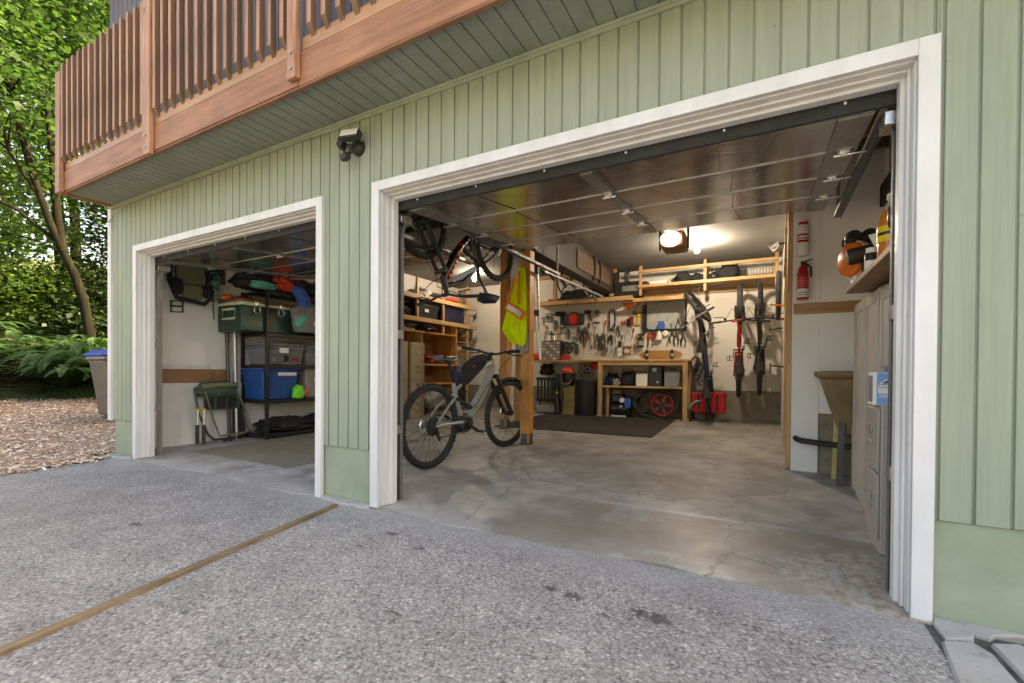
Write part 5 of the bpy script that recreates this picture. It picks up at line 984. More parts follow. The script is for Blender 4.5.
T = thing('stereo', 'black stereo set on the ceiling shelf beside the brown beam', 'stereo', (-.45, 6.35, 2.391)); mk('cabinet', MB().bx(-.66, -.15, 6.22, 6.52, 2.412, 2.68), 'black_plastic', T, bevel=.008); mk('front_panel', MB().bx(-.50, -.20, 6.212, 6.2195, 2.50, 2.60), 'grey_plastic', T); mk('speaker_grille', MB().bx(-.645, -.53, 6.212, 6.2195, 2.43, 2.66), 'black_fabric', T); mk('foot', MB().bx(-.64, -.17, 6.24, 6.5, 2.392, 2.4115), 'rubber', T)
# tools
def tool(name, label, cat, x, z, parts, group=None):
    T = thing(name, label, cat, (x, WY, z), group)
    for pn, mb_, m, *bv in parts: mk(pn, mb_, m, T, bevel=bv[0] if bv else 0)
    return T
def B(x, z, w_, h, y0=.05, d=.04): return MB().bx(x-w_/2, x+w_/2, WY-y0, WY-y0+d, z-h/2, z+h/2)
def pliers(x, z, h, m, label, group='small hand tools on the tool wall', a=.10):
    j = z+h*.22; mb = MB(); mb.tube([(x, WY-.02, j), (x-h*a*1.6, WY-.02, z-h*.1), (x-h*a, WY-.02, z-h*.5)], .012, n=6); mb2 = MB(); mb2.tube([(x, WY-.02, j), (x+h*a*1.6, WY-.02, z-h*.1), (x+h*a, WY-.02, z-h*.5)], .012, n=6)
    return tool('pliers', label, 'pliers', x, z-h/2, [('handle', mb, m), ('handle', mb2, m), ('jaw', MB().prism([(x-.03, j-.03), (x+.03, j-.03), (x+.022, j+.03), (x+.008, z+h*.5), (x-.008, z+h*.5), (x-.022, j+.03)], WY-.032, WY-.012, 'y'), 'steel_dark')], group)
def driver(x, z, h, m, label, name='screwdriver', tilt=0, group='small hand tools on the tool wall'):
    dx = math.sin(tilt)*h/2; dz = math.cos(tilt)*h/2
    return tool(name, label, 'hand tool', x, z-h/2, [('handle', MB().tube([(x+dx, WY-.02, z+dz), (x+dx*.1, WY-.02, z+dz*.1)], [.016, .013], n=8), m), ('shaft', MB().cyl((x+dx*.1, WY-.02, z+dz*.1), (x-dx, WY-.02, z-dz), .006, n=6), 'steel')], group)
def wrench(x, z, h, label, m='steel', group='small hand tools on the tool wall', tilt=0):
    dx = math.sin(tilt)*h/2; dz = math.cos(tilt)*h/2
    return tool('wrench', label, 'wrench', x, z-h/2, [('shaft', MB().bar((x-dx, WY-.02, z-dz), (x+dx, WY-.02, z+dz), .018, .008, up=(0, 1, 0)), m), ('head', MB().ring((x+dx*1.1, WY-.02, z+dz*1.1), .022, .009, 'y', n=14, m=6, a0=2.2, a1=7.2), m)], group)
S1 = 'dark pliers in the crowded row of hand tools on the white tool wall'; S2 = 'slim steel wrench in the crowded row on the white tool wall'; S3 = 'dark screwdriver in the crowded row on the white tool wall'
for x, z in [(-1.493, 1.758), (-1.427, 1.715), (-1.363, 1.754), (-1.106, 1.604), (-1.043, 1.561), (-0.981, 1.620)]: pliers(x, z, .30, 'beam_brown', S1)
for x, z in [(-2.124, 1.737), (-2.034, 1.968), (-1.736, 1.766), (-1.534, 1.449), (-0.959, 1.419), (-0.677, 1.791)]: pliers(x, z, .22, 'steel_dark', 'small steel pliers in the crowded row on the white tool wall')
for x, z in [(-2.219, 1.868), (-1.851, 2.023), (-1.231, 1.423), (-1.340, 1.569), (-0.896, 1.377), (-0.758, 1.833), (-0.595, 1.610), (-0.380, 1.741), (-0.358, 1.409)]: driver(x, z, .2, 'cedar_brown', 'small brown handled tool in the crowded rows on the white tool wall', tilt=random.uniform(-.2, .2))
for x, z in [(-2.315, 2.044), (-2.265, 1.741), (-1.602, 1.616), (-1.298, 1.711), (-0.733, 1.375), (-0.091, 1.539), (0.002, 1.556), (0.278, 1.568), (0.330, 1.792)]: wrench(x, z, .17, 'short dark wrench in the crowded rows on the white tool wall', 'steel_dark', tilt=random.uniform(-.3, .3))
for x, z in [(0.349, 1.660), (0.421, 1.620), (0.491, 1.692), (0.545, 1.598), (0.454, 1.861)]: pliers(x, z, .28, 'black_plastic', 'black pliers bunched at the right edge of the tool wall', 'black pliers by the framed board')
for x, z in [(-1.382, 1.446), (-1.278, 1.853), (-1.062, 1.380), (-0.795, 1.496), (-0.877, 1.517)]: driver(x, z, .26, 'black_plastic', S3)
for x, z in [(-1.150, 1.767), (-0.919, 1.599), (-0.716, 1.653), (-1.233, 1.627)]: wrench(x, z, .24, S2)
(x, z), = [(-0.951, 1.881)]; driver(x, z, .28, 'red_paint', 'long red handled screwdriver tilted beside the hacksaw', tilt=.18, group=None)
for x, z in [(-0.598, 1.886), (-0.549, 1.884)]: driver(x, z, .20, 'red_paint', 'one of two red handled chisels left of the hand saw', 'chisel', group='red chisels')
(x, z), = [(-2.186, 2.135)]; tool('pruner', 'grey gadget at the upper left of the tool wall', 'gadget', x, z, [('body', B(x, z, .15, .18), 'grey_plastic', .01), ('dial', MB().lathe([(.04, 0), (.04, .02), (0, .021)], (x, WY-.051, z), R=Matrix.Rotation(R_(90), 3, 'X'), n=16), 'black_plastic'), ('hook', MB().cyl((x, WY, z+.12), (x, WY-.05, z+.12), .006), 'steel')])
(x, z), = [(-1.909, 2.121)]; tool('power_drill', 'black power drill hung left of the red case', 'drill', x, z, [('body', B(x, z+.07, .22, .09, .09, .07), 'black_plastic', .015), ('grip', B(x+.04, z-.07, .07, .2, .085, .06), 'black_plastic', .012), ('chuck', MB().cyl((x-.11, WY-.055, z+.07), (x-.18, WY-.055, z+.07), .022, .012), 'steel_dark'), ('battery', B(x+.04, z-.19, .11, .06, .09, .07), 'grey_plastic', .01)])
(x, z), = [(-1.595, 2.053)]; tool('tool_case', 'black tool case with a red centre panel on the tool wall', 'tool case', x, z, [('body', B(x, z, .44, .22, .12, .10), 'black_plastic', .02), ('centre_panel', B(x, z, .17, .2, .128, .0075), 'red_paint', .003), ('emblem', MB().ring((x, WY-.131, z), .04, .008, 'y', n=20, m=6), 'coral_red'), ('handle', MB().tube([(x-.08, WY-.07, z+.11), (x-.06, WY-.07, z+.15), (x+.06, WY-.07, z+.15), (x+.08, WY-.07, z+.11)], .01), 'black_plastic')])
(x, z), = [(-1.281, 2.140)]; tool('tape_tool', 'black angled tool right of the red panelled case', 'tool', x, z, [('head', B(x-.03, z+.06, .14, .07), 'black_plastic', .01), ('grip', MB().bar((x, WY-.03, z+.03), (x+.06, WY-.03, z-.12), .035, .03, up=(0, 1, 0)), 'black_plastic', .006)])
(x, z), = [(-1.112, 2.161)]; tool('cable_coil', 'small round cable coil near the ceiling shelf', 'coil', x, z, [('coil', MB().ring((x, WY-.03, z), .06, .018, 'y', n=24), 'grey_plastic'), ('coil', MB().ring((x, WY-.03, z), .03, .014, 'y', n=20), 'steel_dark')])
(x, z), = [(-1.131, 1.980)]; solo('magnet_bar', B(x, z, .14, .03, .03, .028), 'steel_dark', 'short dark magnetic bar below the round cable coil', 'magnet bar', bevel=.004)
for k, ((x, z), w_, h, m, lab) in enumerate(zip([(-1.964, 1.859), (-1.827, 1.843), (-1.626, 1.825)], (.11, .12, .14), (.18, .13, .10), ('cardboard', 'grey_plastic', 'steel'), ('tan carded packet hung above the drawer organiser', 'grey carded packet next to the tan one', 'small metal plate right of the carded packets'))): solo('carded_packet', B(x, z, w_, h, .02, .018), m, lab, 'packet', bevel=.004)
for k, ((x, z), lab) in enumerate(zip([(-1.757, 1.537), (-1.623, 1.534), (-1.700, 1.431)], ('left one of three dark tape rolls', 'right one of three dark tape rolls', 'lowest of three dark tape rolls'))): tool('tape_roll', lab+' above the red box', 'tape roll', x, z, [('roll', MB().ring((x, WY-.03, z), .055, .02, 'y', n=22), 'chair_green'), ('peg', MB().cyl((x, WY, z), (x, WY-.07, z), .008), 'steel')], 'tape rolls')
# drawer organiser
T = thing('drawer_organiser', 'black small parts organiser with many clear drawers on the bench', 'organiser', (-2.04, 6.42, 1.206)); mk('case', MB().bx(-2.22, -1.80, 6.34, 6.52, 1.206, 1.62), 'black_plastic', T, bevel=.006)
for r in range(6):
    for c_ in range(5): d = mk('drawer', MB().bx(-2.205+.079*c_, -2.205+.079*c_+.072, 6.328, 6.3395, 1.222+.064*r, 1.222+.064*r+.056), 'grey_plastic' if (r+c_) % 3 else 'clear_plastic_top', T, bevel=.003)
for k, (x, m) in enumerate([(-2.1, 'paper_white'), (-2.0, 'steel'), (-1.88, 'cardboard')]): tool('can', ['white', 'silver', 'tan'][k]+' can standing on top of the drawer organiser', 'can', x, 1.621, [('body', MB().lathe([(.035, 1.621), (.035, 1.73), (.03, 1.74)], (x, 6.44, 0)), m), ('cap', MB().lathe([(.028, 1.7405), (.02, 1.77), (0, 1.771)], (x, 6.44, 0)), 'black_plastic')])
carton(-1.78, -1.62, 6.30, 6.45, 1.206, 1.31, 'red_paint', 'small red box right of the drawer organiser')
# saws and triangles
(x, z), = [(-0.800, 2.015)]; tool('hacksaw', 'white and black bow saw frame on the tool wall', 'saw', x, z-.2, [('frame', MB().tube([(x-.05, WY-.03, z-.19), (x-.055, WY-.03, z+.17), (x-.01, WY-.03, z+.21), (x+.06, WY-.03, z+.13), (x+.055, WY-.03, z-.12)], .013, closed=True), 'black_metal'), ('grip', MB().bx(x-.06, x+.05, WY-.05, WY-.01, z-.22, z-.17), 'black_plastic', .01), ('blade_guard', MB().prism([(x-.035, z-.14), (x-.035, z+.13), (x+.035, z+.08), (x+.035, z-.1)], WY-.02, WY-.012, 'y'), 'paper_white')])
(x, z), = [(-0.477, 1.646)]; tool('hand_saw', 'wood handled hand saw hanging point up on the tool wall', 'saw', x, z-.3, [('blade', MB().prism([(x-.085, z-.17), (x+.055, z-.17), (x+.02, z+.30), (x-.015, z+.30)], WY-.02, WY-.015, 'y'), 'steel'), ('handle', MB().tube([(x-.08, WY-.02, z-.17), (x-.09, WY-.02, z-.30), (x+.05, WY-.02, z-.30), (x+.06, WY-.02, z-.17)], .024, closed=True), 'deck_wood'), ('tip_guard', MB().bx(x-.03, x+.035, WY-.03, WY-.01, z+.22, z+.38), 'black_plastic', .006)])
(x, z), = [(-0.464, 2.261)]; tool('pennant', 'bright orange triangle pennant pinned under the ceiling shelf', 'pennant', x, z, [('cloth', MB().prism([(x-.14, z+.085), (x+.14, z+.085), (x, z-.085)], WY-.015, WY-.010, 'y'), 'orange_plastic'), ('pin', MB().cyl((x, WY, z+.07), (x, WY-.02, z+.07), .006), 'steel')])
(x, z), = [(-0.288, 2.223)]; tool('warning_triangle', 'folded dark red warning triangle beside the orange pennant', 'warning triangle', x, z, [('frame', MB().tube([(x-.10, WY-.02, z-.08), (x+.10, WY-.02, z-.08), (x+.01, WY-.02, z+.10)], .016, closed=True, n=6), 'maroon'), ('foot', MB().bx(x-.11, x+.11, WY-.03, WY-.01, z-.115, z-.098), 'black_plastic', .004)])
(x, z), = [(-0.402, 1.976)]; tool('string_spool', 'brown string spool on a peg left of the yellow clamp', 'spool', x, z, [('spool', MB().lathe([(.05, -.08), (.035, -.06), (.04, .06), (.05, .08)], (x, WY-.06, z)), 'maroon'), ('peg', MB().cyl((x, WY, z+.09), (x, WY-.08, z+.09), .006), 'steel')])
(x, z), = [(-0.286, 2.019)]; tool('bar_clamp', 'yellow bar clamp hung beside the black drill index', 'clamp', x, z, [('bar', MB().bar((x-.02, WY-.03, z-.13), (x+.03, WY-.03, z+.13), .022, .02, up=(0, 1, 0)), 'yellow'), ('jaw', MB().bx(x-.05, x+.04, WY-.045, WY-.012, z-.13, z-.08), 'yellow_dull', .005), ('jaw', MB().bx(x-.03, x+.06, WY-.045, WY-.012, z+.04, z+.08), 'yellow_dull', .005)])
(x, z), = [(-0.181, 1.985)]; T = tool('drill_index', 'tall narrow black drill bit rack left of the framed board', 'bit rack', x, z, [('rack', B(x, z, .05, .58, .04, .035), 'black_plastic', .006)]);
for k in range(9): mk('bit', MB().cyl((x, WY-.045, z-.25+.06*k), (x, WY-.09, z-.25+.06*k), .009), 'red_paint' if k % 2 else 'steel', T)
T = thing('framed_board', 'black framed pale map board on the tool wall', 'framed board', (.38, WY, 1.75)); mk('board', MB().bx(-.12, .575, WY-.022, WY-.006, 1.80, 2.31), 'map_paper', T)
fr_ = MB(); fr_.bx(-.15, -.121, WY-.035, WY-.004, 1.76, 2.345); fr_.bx(.576, .605, WY-.035, WY-.004, 1.76, 2.345); fr_.bx(-.121, .576, WY-.035, WY-.004, 2.311, 2.345); fr_.bx(-.121, .576, WY-.035, WY-.004, 1.76, 1.799); mk('frame', fr_, 'black_metal', T, bevel=.003)
for k in range(7): mk('map_line', MB().tube([(-.09+.09*k+.03*math.sin(j*1.3+k), WY-.0235, 1.84+.075*j) for j in range(6)], .0025, n=4), 'grey_tote', T)
for k, ((x, z), lab) in enumerate(zip([(0.178, 2.393), (0.269, 2.387), (0.359, 2.380), (0.502, 2.370)], ('first', 'second', 'third', 'rightmost'))): tool('ornament', lab+' of the dark red knobs lined along the frame top', 'ornament', x, z, [('knob', MB().ball((x, WY-.03, z), .045, (1.3, .5, .9)), 'maroon'), ('base', MB().bx(x-.04, x+.04, WY-.05, WY-.01, z-.05, z-.03), 'black_plastic')], 'knobs on the frame')
solo('level', MB().bx(-.17, .06, WY-.05, WY-.015, 2.348, 2.375), 'yellow_dull', 'yellow spirit level lying on the left end of the frame', 'level', bevel=.004)
(x, z), = [(0.156, 1.861)]; tool('blue_cap', 'round blue plastic cap hung over the framed board', 'cap', x, z, [('disc', MB().lathe([(.068, 0), (.075, .02), (.07, .045), (.03, .05), (0, .05)], (x, WY-.04, z), R=Matrix.Rotation(R_(90), 3, 'X'), n=12), 'denim_blue'), ('ear', MB().bx(x-.05, x+.05, WY-.08, WY-.05, z+.055, z+.085), 'denim_blue', .01)])
for k, ((x, z), m, lab) in enumerate(zip([(-0.112, 1.732), (-0.037, 1.710), (0.029, 1.689)], ('orange_plastic', 'red_paint', 'red_paint'), ('orange handled snips at the lower left corner of the frame', 'red snips between the orange ones and the blue cap', 'short red snips just below left of the blue cap'))): pliers(x, z, .2, m, lab, None, .2)
(x, z), = [(0.121, 1.686)]; tool('white_bell', 'white bell shaped plumb bob under the blue cap', 'plumb bob', x, z, [('bell', MB().lathe([(.065, -.09), (.06, -.06), (.03, .03), (.012, .08), (0, .085)], (x, WY-.07, z)), 'paper_white'), ('cord', MB().cyl((x, WY-.07, z+.08), (x, WY-.01, z+.14), .004), 'black_fabric')])
(x, z), = [(0.231, 1.709)]; tool('dust_mask', 'small white dust mask right of the blue cap', 'mask', x, z, [('cup', MB().ball((x, WY-.04, z), .06, (.9, .6, 1)), 'paper_white'), ('strap', MB().ring((x, WY-.02, z+.05), .05, .004, 'y', n=18, m=5), 'black_fabric')])
(x, z), = [(-0.225, 1.581)]; tool('spray_bottle', 'black spray bottle hung above the longboard tip', 'bottle', x, z-.12, [('body', MB().lathe([(.055, z-.13), (.06, z-.12), (.06, z+.03), (.025, z+.07), (.022, z+.10)], (x, WY-.07, 0)), 'black_plastic'), ('label', MB().lathe([(.0608, z-.09), (.0608, z)], (x, WY-.07, 0)), 'grey_tote'), ('trigger', MB().bx(x-.06, x+.03, WY-.09, WY-.05, z+.10, z+.14), 'black_plastic', .006)])
(x, z), = [(-0.321, 1.612)]; driver(x, z, .19, 'yellow', 'short yellow handled tool left of the spray bottle', 'awl', group=None)
(x, z), = [(-0.646, 1.437)]; tool('putty_knife', 'wide grey scraper low beside the hand saw', 'scraper', x, z-.15, [('blade', MB().bx(x-.045, x+.045, WY-.02, WY-.015, z-.15, z+.02), 'steel'), ('handle', B(x, z+.09, .05, .13, .035, .03), 'black_plastic', .006)])
(x, z), = [(-0.828, 1.666)]; solo('diamond_plate', MB().prism([(x-.06, z), (x, z+.07), (x+.06, z), (x, z-.07)], WY-.02, WY-.012, 'y'), 'beam_brown', 'small brown diamond shaped plate below the bow saw', 'plate')
mb = MB(); pts = []
for k in range(60): a = k*.42; pts.append((-1.2+.012*k+.10*math.sin(a), WY-.03, 1.42+.07*math.cos(a*.7)-.002*k))
solo('extension_cord', MB().tube(pts, .006, n=5), 'grey_tote', 'thin grey cord looping below the pliers', 'cord')
T = thing('longboard', 'wooden longboard lying on its edge on the bench', 'longboard', (.2, 6.35, 1.206)); pr = [(-.22+.80*t, 1.30+.082*math.sqrt(max(0, 1-(2*t-1)**4)) ) for t in np.linspace(0, 1, 17)]+[(-.22+.80*t, 1.30-.082*math.sqrt(max(0, 1-(2*t-1)**4))) for t in np.linspace(1, 0, 17)[1:-1]]
mk('deck', MB().prism(pr, 6.36, 6.375, 'y'), 'skate_wood', T, bevel=.004)
for x in (-.05, .40): mk('truck', MB().bx(x-.02, x+.02, 6.32, 6.3595, 1.22, 1.38), 'steel', T, bevel=.004); [mk('truck_wheel', MB().cyl((x-.022, 6.30, z), (x+.022, 6.30, z), .034), 'black_plastic', T) for z in (1.242, 1.36)]
# under the bench
heap('bundle', (-.70, 6.3, .81), (.24, .3, .26), 'navy', 'purple grey bundle at the left of the bench shelf', 'bundle', 61, .3); heap('bundle', (-.58, 6.2, .77), (.14, .2, .16), 'grey_tote', 'pale lumpy bundle between bags on the bench shelf', 'bundle', 62, .3)
T = thing('camera_bag', 'black padded bag on the bench shelf', 'bag', (-.36, 6.28, .721)); mk('body', MB().blob((-.36, 6.28, .84), (.30, .30, .32), 5, .1), 'black_fabric', T, smooth=60); mk('strap', MB().tube([(-.48, 6.15, .85), (-.44, 6.10, 1.03), (-.28, 6.10, 1.03), (-.24, 6.15, .85)], .012), 'black_fabric', T); mk('pocket', MB().bx(-.46, -.28, 6.10, 6.16, .74, .86), 'black_fabric', T, bevel=.02, seg=2)
carton(-.205, -.0, 6.12, 6.45, .721, .95, 'paper_white', 'white carton in the middle of the bench shelf')
T = thing('speaker_case', 'black speaker with a white badge on the bench shelf', 'speaker', (.13, 6.3, .721)); mk('cabinet', MB().bx(.015, .255, 6.12, 6.42, .721, 1.09), 'black_plastic', T, bevel=.015, seg=2); mk('badge', MB().prism([(.09, 1.055), (.17, 1.055), (.16, .985), (.10, .985)], 6.112, 6.1195, 'y'), 'paper_white', T); mk('knob', MB().cyl((.185, 6.1195, .80), (.185, 6.10, .80), .018), 'steel', T)
T = carton(.30, .56, 6.12, 6.42, .721, 1.0, 'grey_plastic', 'dark grey lidded case at the right of the bench shelf', 'equipment_case', 'case'); mk('handle', MB().tube([(.37, 6.25, 1.0), (.38, 6.25, 1.035), (.47, 6.25, 1.035), (.48, 6.25, 1.0)], .01), 'black_plastic', T)
T = thing('air_compressor', 'black compressor with blue fittings under the bench', 'compressor', (-.52, 6.25, .13)); mk('tank', MB().lathe([(0, -.2), (.1, -.19), (.13, -.15), (.13, .15), (.1, .19), (0, .2)], (-.52, 6.25, .28), R=Matrix.Rotation(R_(90), 3, 'Y')), 'black_metal', T); mk('motor', MB().bx(-.66, -.45, 6.12, 6.36, .41, .56), 'black_plastic', T, bevel=.02); mk('gauge', MB().cyl((-.45, 6.10, .45), (-.45, 6.07, .45), .045), 'paper_white', T); mk('fitting', MB().bx(-.43, -.30, 6.12, 6.3, .30, .50), 'denim_blue', T, bevel=.03, seg=2); mk('valve', MB().cyl((-.50, 6.10, .33), (-.44, 6.10, .33), .035), 'steel', T); mk('foot', MB().bx(-.68, -.40, 6.15, 6.35, .13, .16), 'steel', T)
carton(-.72, -.56, 6.40, 6.52, .14, .62, 'paper_bag', 'narrow yellow box behind the compressor')
T = thing('tyre_pair', 'pair of black tyres with a red rim leaning under the bench', 'tyres', (.2, 6.2, .13)); 
mk('tyre', MB().ring((.15, 6.12, .405), .38, .035, 'y', n=48, m=10, sq=.68), 'tyre_rubber', T); mk('tyre', MB().ring((.17, 6.20, .41), .36, .03, 'y', n=48, m=10, sq=.70), 'tyre_rubber', T)
mk('red_rim', MB().ring((.27, 6.10, .385), .19, .022, 'y', n=36, m=8), 'rim_red', T); mk('hub', MB().cyl((.27, 6.06, .385), (.27, 6.14, .385), .05), 'black_metal', T)
for k in range(5): a = k*1.2566; mk('rim_spoke', MB().bar((.27, 6.10, .385), (.27+.19*math.cos(a), 6.10, .385+.19*math.sin(a)), .04, .015, up=(0, 1, 0)), 'rim_red', T)
mk('inner_tube', MB().ring((-.06, 6.10, .40), .14, .016, 'y', n=30, m=8, sq=1.1), 'rubber', T)
T = thing('trash_can', 'black trash can beside the left bench leg', 'trash can', (-1.14, 6.2, .125)); mk('can', MB().lathe([(.17, .125), (.175, .14), (.215, .80), (.235, .81), (.235, .84), (.215, .842)], (-1.16, 6.10, 0), n=28), 'black_plastic', T); mk('bag_liner', MB().lathe([(.238, .78), (.245, .83), (.225, .86), (.19, .84)], (-1.16, 6.10, 0), n=28), 'black_plastic', T); mk('lettering', text('TRASH', .09, (-1.15, 5.875, .62), (1, 0, .12), (0, 0, 1), .001), 'grey_plastic', T, smooth=0) if False else None
mb = MB(); mb.add([(-1.66, 6.08, .13), (-1.39, 6.06, .13), (-1.37, 6.28, .13), (-1.65, 6.28, .13), (-1.67, 6.06, .66), (-1.37, 6.05, .70), (-1.38, 6.26, .68), (-1.66, 6.28, .67), (-1.52, 6.05, .68), (-1.52, 6.045, .13)], [(0, 9, 8, 4), (9, 1, 5, 8), (1, 2, 6, 5), (2, 3, 7, 6), (3, 0, 4, 7), (0, 3, 2, 1, 9)]); solo('paper_bag', mb, 'paper_bag', 'tall brown paper yard bag left of the black trash can', 'paper bag', smooth=0)
T = thing('bucket', 'black bucket holding a red helmet on the paper bag', 'bucket', (-1.54, 6.12, .70)); mk('pail', MB().lathe([(.11, .70), (.14, .93), (.148, .935), (.148, .95)], (-1.54, 6.14, 0)), 'black_plastic', T); mk('bail', MB().ring((-1.54, 6.0, .86), .13, .006, 'y', n=20, m=6, a0=3.3, a1=6.1), 'steel', T)
solo('helmet', MB().ball((-1.55, 6.14, .99), .11, (1.1, 1, .8)), 'coral_red', 'red helmet sitting in the black bucket', 'helmet')
T = thing('folded_chairs', 'black slatted folding seat under the left end of the bench', 'folding seat', (-1.98, 6.2, .13))
for k in range(6): mk('slat', MB().bx(-2.22+.075*k, -2.22+.075*k+.05, 6.10, 6.12, .36, .86), 'black_plastic', T, bevel=.006)
mk('rail', MB().bx(-2.24, -1.76, 6.121, 6.145, .80, .86), 'black_metal', T); mk('rail', MB().bx(-2.24, -1.76, 6.121, 6.145, .36, .42), 'black_metal', T); mk('base', MB().bx(-2.24, -1.72, 6.08, 6.3, .135, .30), 'grey_tote', T, bevel=.03); mk('leg', MB().tube([(-2.2, 6.14, .42), (-2.1, 6.1, .20), (-2.0, 6.1, .14)], .018), 'black_metal', T)
T = thing('leaf_vacuum', 'tall black vacuum hose standing beside the slatted seat', 'vacuum', (-1.71, 6.1, .13)); mk('tube', MB().tube([(-1.72, 6.05, .15), (-1.76, 6.06, .5), (-1.74, 6.08, .92)], [.07, .06, .05], n=10), 'black_plastic', T, smooth=60); mk('hose', MB().tube([(-1.64, 6.02, .2), (-1.60, 6.0, .55), (-1.68, 6.0, .85), (-1.78, 6.05, .95)], .022), 'rubber', T, smooth=60); mk('button', MB().ball((-1.72, 5.99, .56), .025), 'yellow', T)
T = thing('picture', 'small colourful framed picture leaning behind the bench', 'picture', (-1.3, 6.5, .88)); mk('panel', MB().bx(-1.43, -1.16, 6.50, 6.515, .90, 1.15), 'cardboard', T); mk('print', MB().prism([(-1.36, .95), (-1.22, .93), (-1.20, 1.08), (-1.33, 1.12)], 6.492, 6.4995, 'y'), 'navy', T); mk('print', MB().ring((-1.27, 6.49, 1.03), .05, .01, 'y', n=20, m=5), 'paper_white', T); mk('frame', MB().tube([(-1.44, 6.505, .89), (-1.15, 6.505, .89), (-1.15, 6.505, 1.16), (-1.44, 6.505, 1.16)], .01, closed=True, n=4), 'deck_wood', T)
heap('rag', (-1.02, 6.3, 1.09), (.2, .25, .16), 'coral_red', 'red rag tucked under the bench top by the picture', 'rag', 71); heap('tool_bag', (-2.1, 6.35, 1.0), (.25, .3, .26), 'beam_brown', 'brown tool bag on top of the slatted seat', 'tool bag', 72, .25); heap('bundle', (-2.33, 6.3, 1.28), (.2, .3, .16), 'coral_red', 'red cloth at the far left end of the bench', 'cloth', 73, .25)
T = thing('kick_scooter', 'small folded scooter with pale green tube right of the bench', 'scooter', (.78, 6.2, .13)); mk('wheel', MB().ring((.755, 6.12, .24), .10, .025, 'x', n=28), 'tyre_rubber', T); mk('tube', MB().tube([(.755, 6.12, .26), (.76, 6.05, .40), (.82, 6.05, .47), (.92, 6.10, .50)], .016), 'teal', T); mk('post', MB().tube([(.775, 6.3, .15), (.775, 6.35, 1.1)], .022), 'black_metal', T); mk('deck', MB().bx(.73, .80, 6.28, 6.34, .15, .95), 'black_plastic', T, bevel=.01)
T = thing('chain_bundle', 'black locks and chains hung right of the bench', 'locks', (.80, 6.5, 1.0))
for k in range(5): mk('chain', MB().ring((.78+.03*(k % 3), 6.45-.04*k, 1.15-.05*k), .07, .014, 'x' if k % 2 else 'y', n=16, m=6, sq=1.6), 'black_metal', T)

# ---------------------------------------------------------------- yard behind the left corner
def leafmesh(name, C, size, mat, parent, flat=.55, asp=.42):
    C = np.asarray(C); n = len(C); d = rng.normal(size=(n, 3)); d[:, 2] = d[:, 2]*.45-.18; d /= np.linalg.norm(d, axis=1)[:, None]
    up = rng.normal(size=(n, 3))*flat; up[:, 2] += 1; s = np.cross(d, up); s /= np.linalg.norm(s, axis=1)[:, None]; nn = np.cross(s, d)
    L = (size*(.65+.7*rng.random(n)))[:, None]; W = L*asp
    V = np.stack([C, C+d*L*.42+s*W+nn*L*.07, C+d*L, C+d*L*.42-s*W+nn*L*.07], 1).reshape(-1, 3)
    root = parent
    while root is not None and root.parent is not None: root = root.parent
    if root is not None: V = V-np.array(root.location)
    me = bpy.data.meshes.new(name); me.vertices.add(len(V)); me.vertices.foreach_set('co', V.ravel()); me.loops.add(4*n); me.loops.foreach_set('vertex_index', np.arange(4*n)); me.polygons.add(n); me.polygons.foreach_set('loop_start', np.arange(0, 4*n, 4)); me.polygons.foreach_set('loop_total', np.full(n, 4)); me.update(calc_edges=True); me.validate()
    me.materials.append(K[mat]); o = bpy.data.objects.new(name, me); COL.objects.link(o); o.parent = parent; return o
def clumps(cs, per, r, squash=.45):
    out = []
    for c in cs:
        p = rng.normal(size=(per, 3))*np.array([r, r, r*squash])*.55; p[:, 2] -= .10*(p[:, 0]**2+p[:, 1]**2)/r; out.append(p+np.asarray(c))
    return np.concatenate(out)
def wig(a, b, k, amp):
    a, b = np.array(a, float), np.array(b, float); L = np.linalg.norm(b-a)
    return [tuple(a+(b-a)*t+(rng.normal(size=3)*amp*L*(0 < t < 1))) for t in np.linspace(0, 1, k)]
def tree(name, label, base, stems, crown, mat, leaf=.15, per=46, cr=.6, group=None, squash=.45, cat='tree'):
    """stems: list of (points, r0, r1); crown: list of (centre, radii, number of clumps)"""
    T = thing(name, label, cat, base, group); tr = None; ends = []
    for pts, r0, r1 in stems:
        k = len(pts); mb = MB(); mb.tube(pts, [r0+(r1-r0)*i/(k-1) for i in range(k)], n=9); o = mk('trunk' if tr is None else 'limb', mb, 'bark_trunk', T if tr is None else tr, smooth=60); tr = tr or o; ends += pts[-3:]
    cs = []
    for c, r, n in crown:
        p = rng.normal(size=(n, 3)); p /= np.linalg.norm(p, axis=1)[:, None]; p *= (rng.random((n, 1))**.45); cs += list(p*np.array(r)+np.array(c))
    mb = MB(); E_ = np.array(ends)
    for c in cs[::2]:
        e = E_[np.argmin(((E_-c)**2).sum(1))]; mb.tube(wig(e, c, 4, .05), [.022, .016, .011, .006], n=4)
    mk('twigs', mb, 'bark_trunk', tr, smooth=60)
    leafmesh('crown', clumps(cs, per, cr, squash), leaf, mat, T); return T
g_ = lambda x, y: gz(x, y)
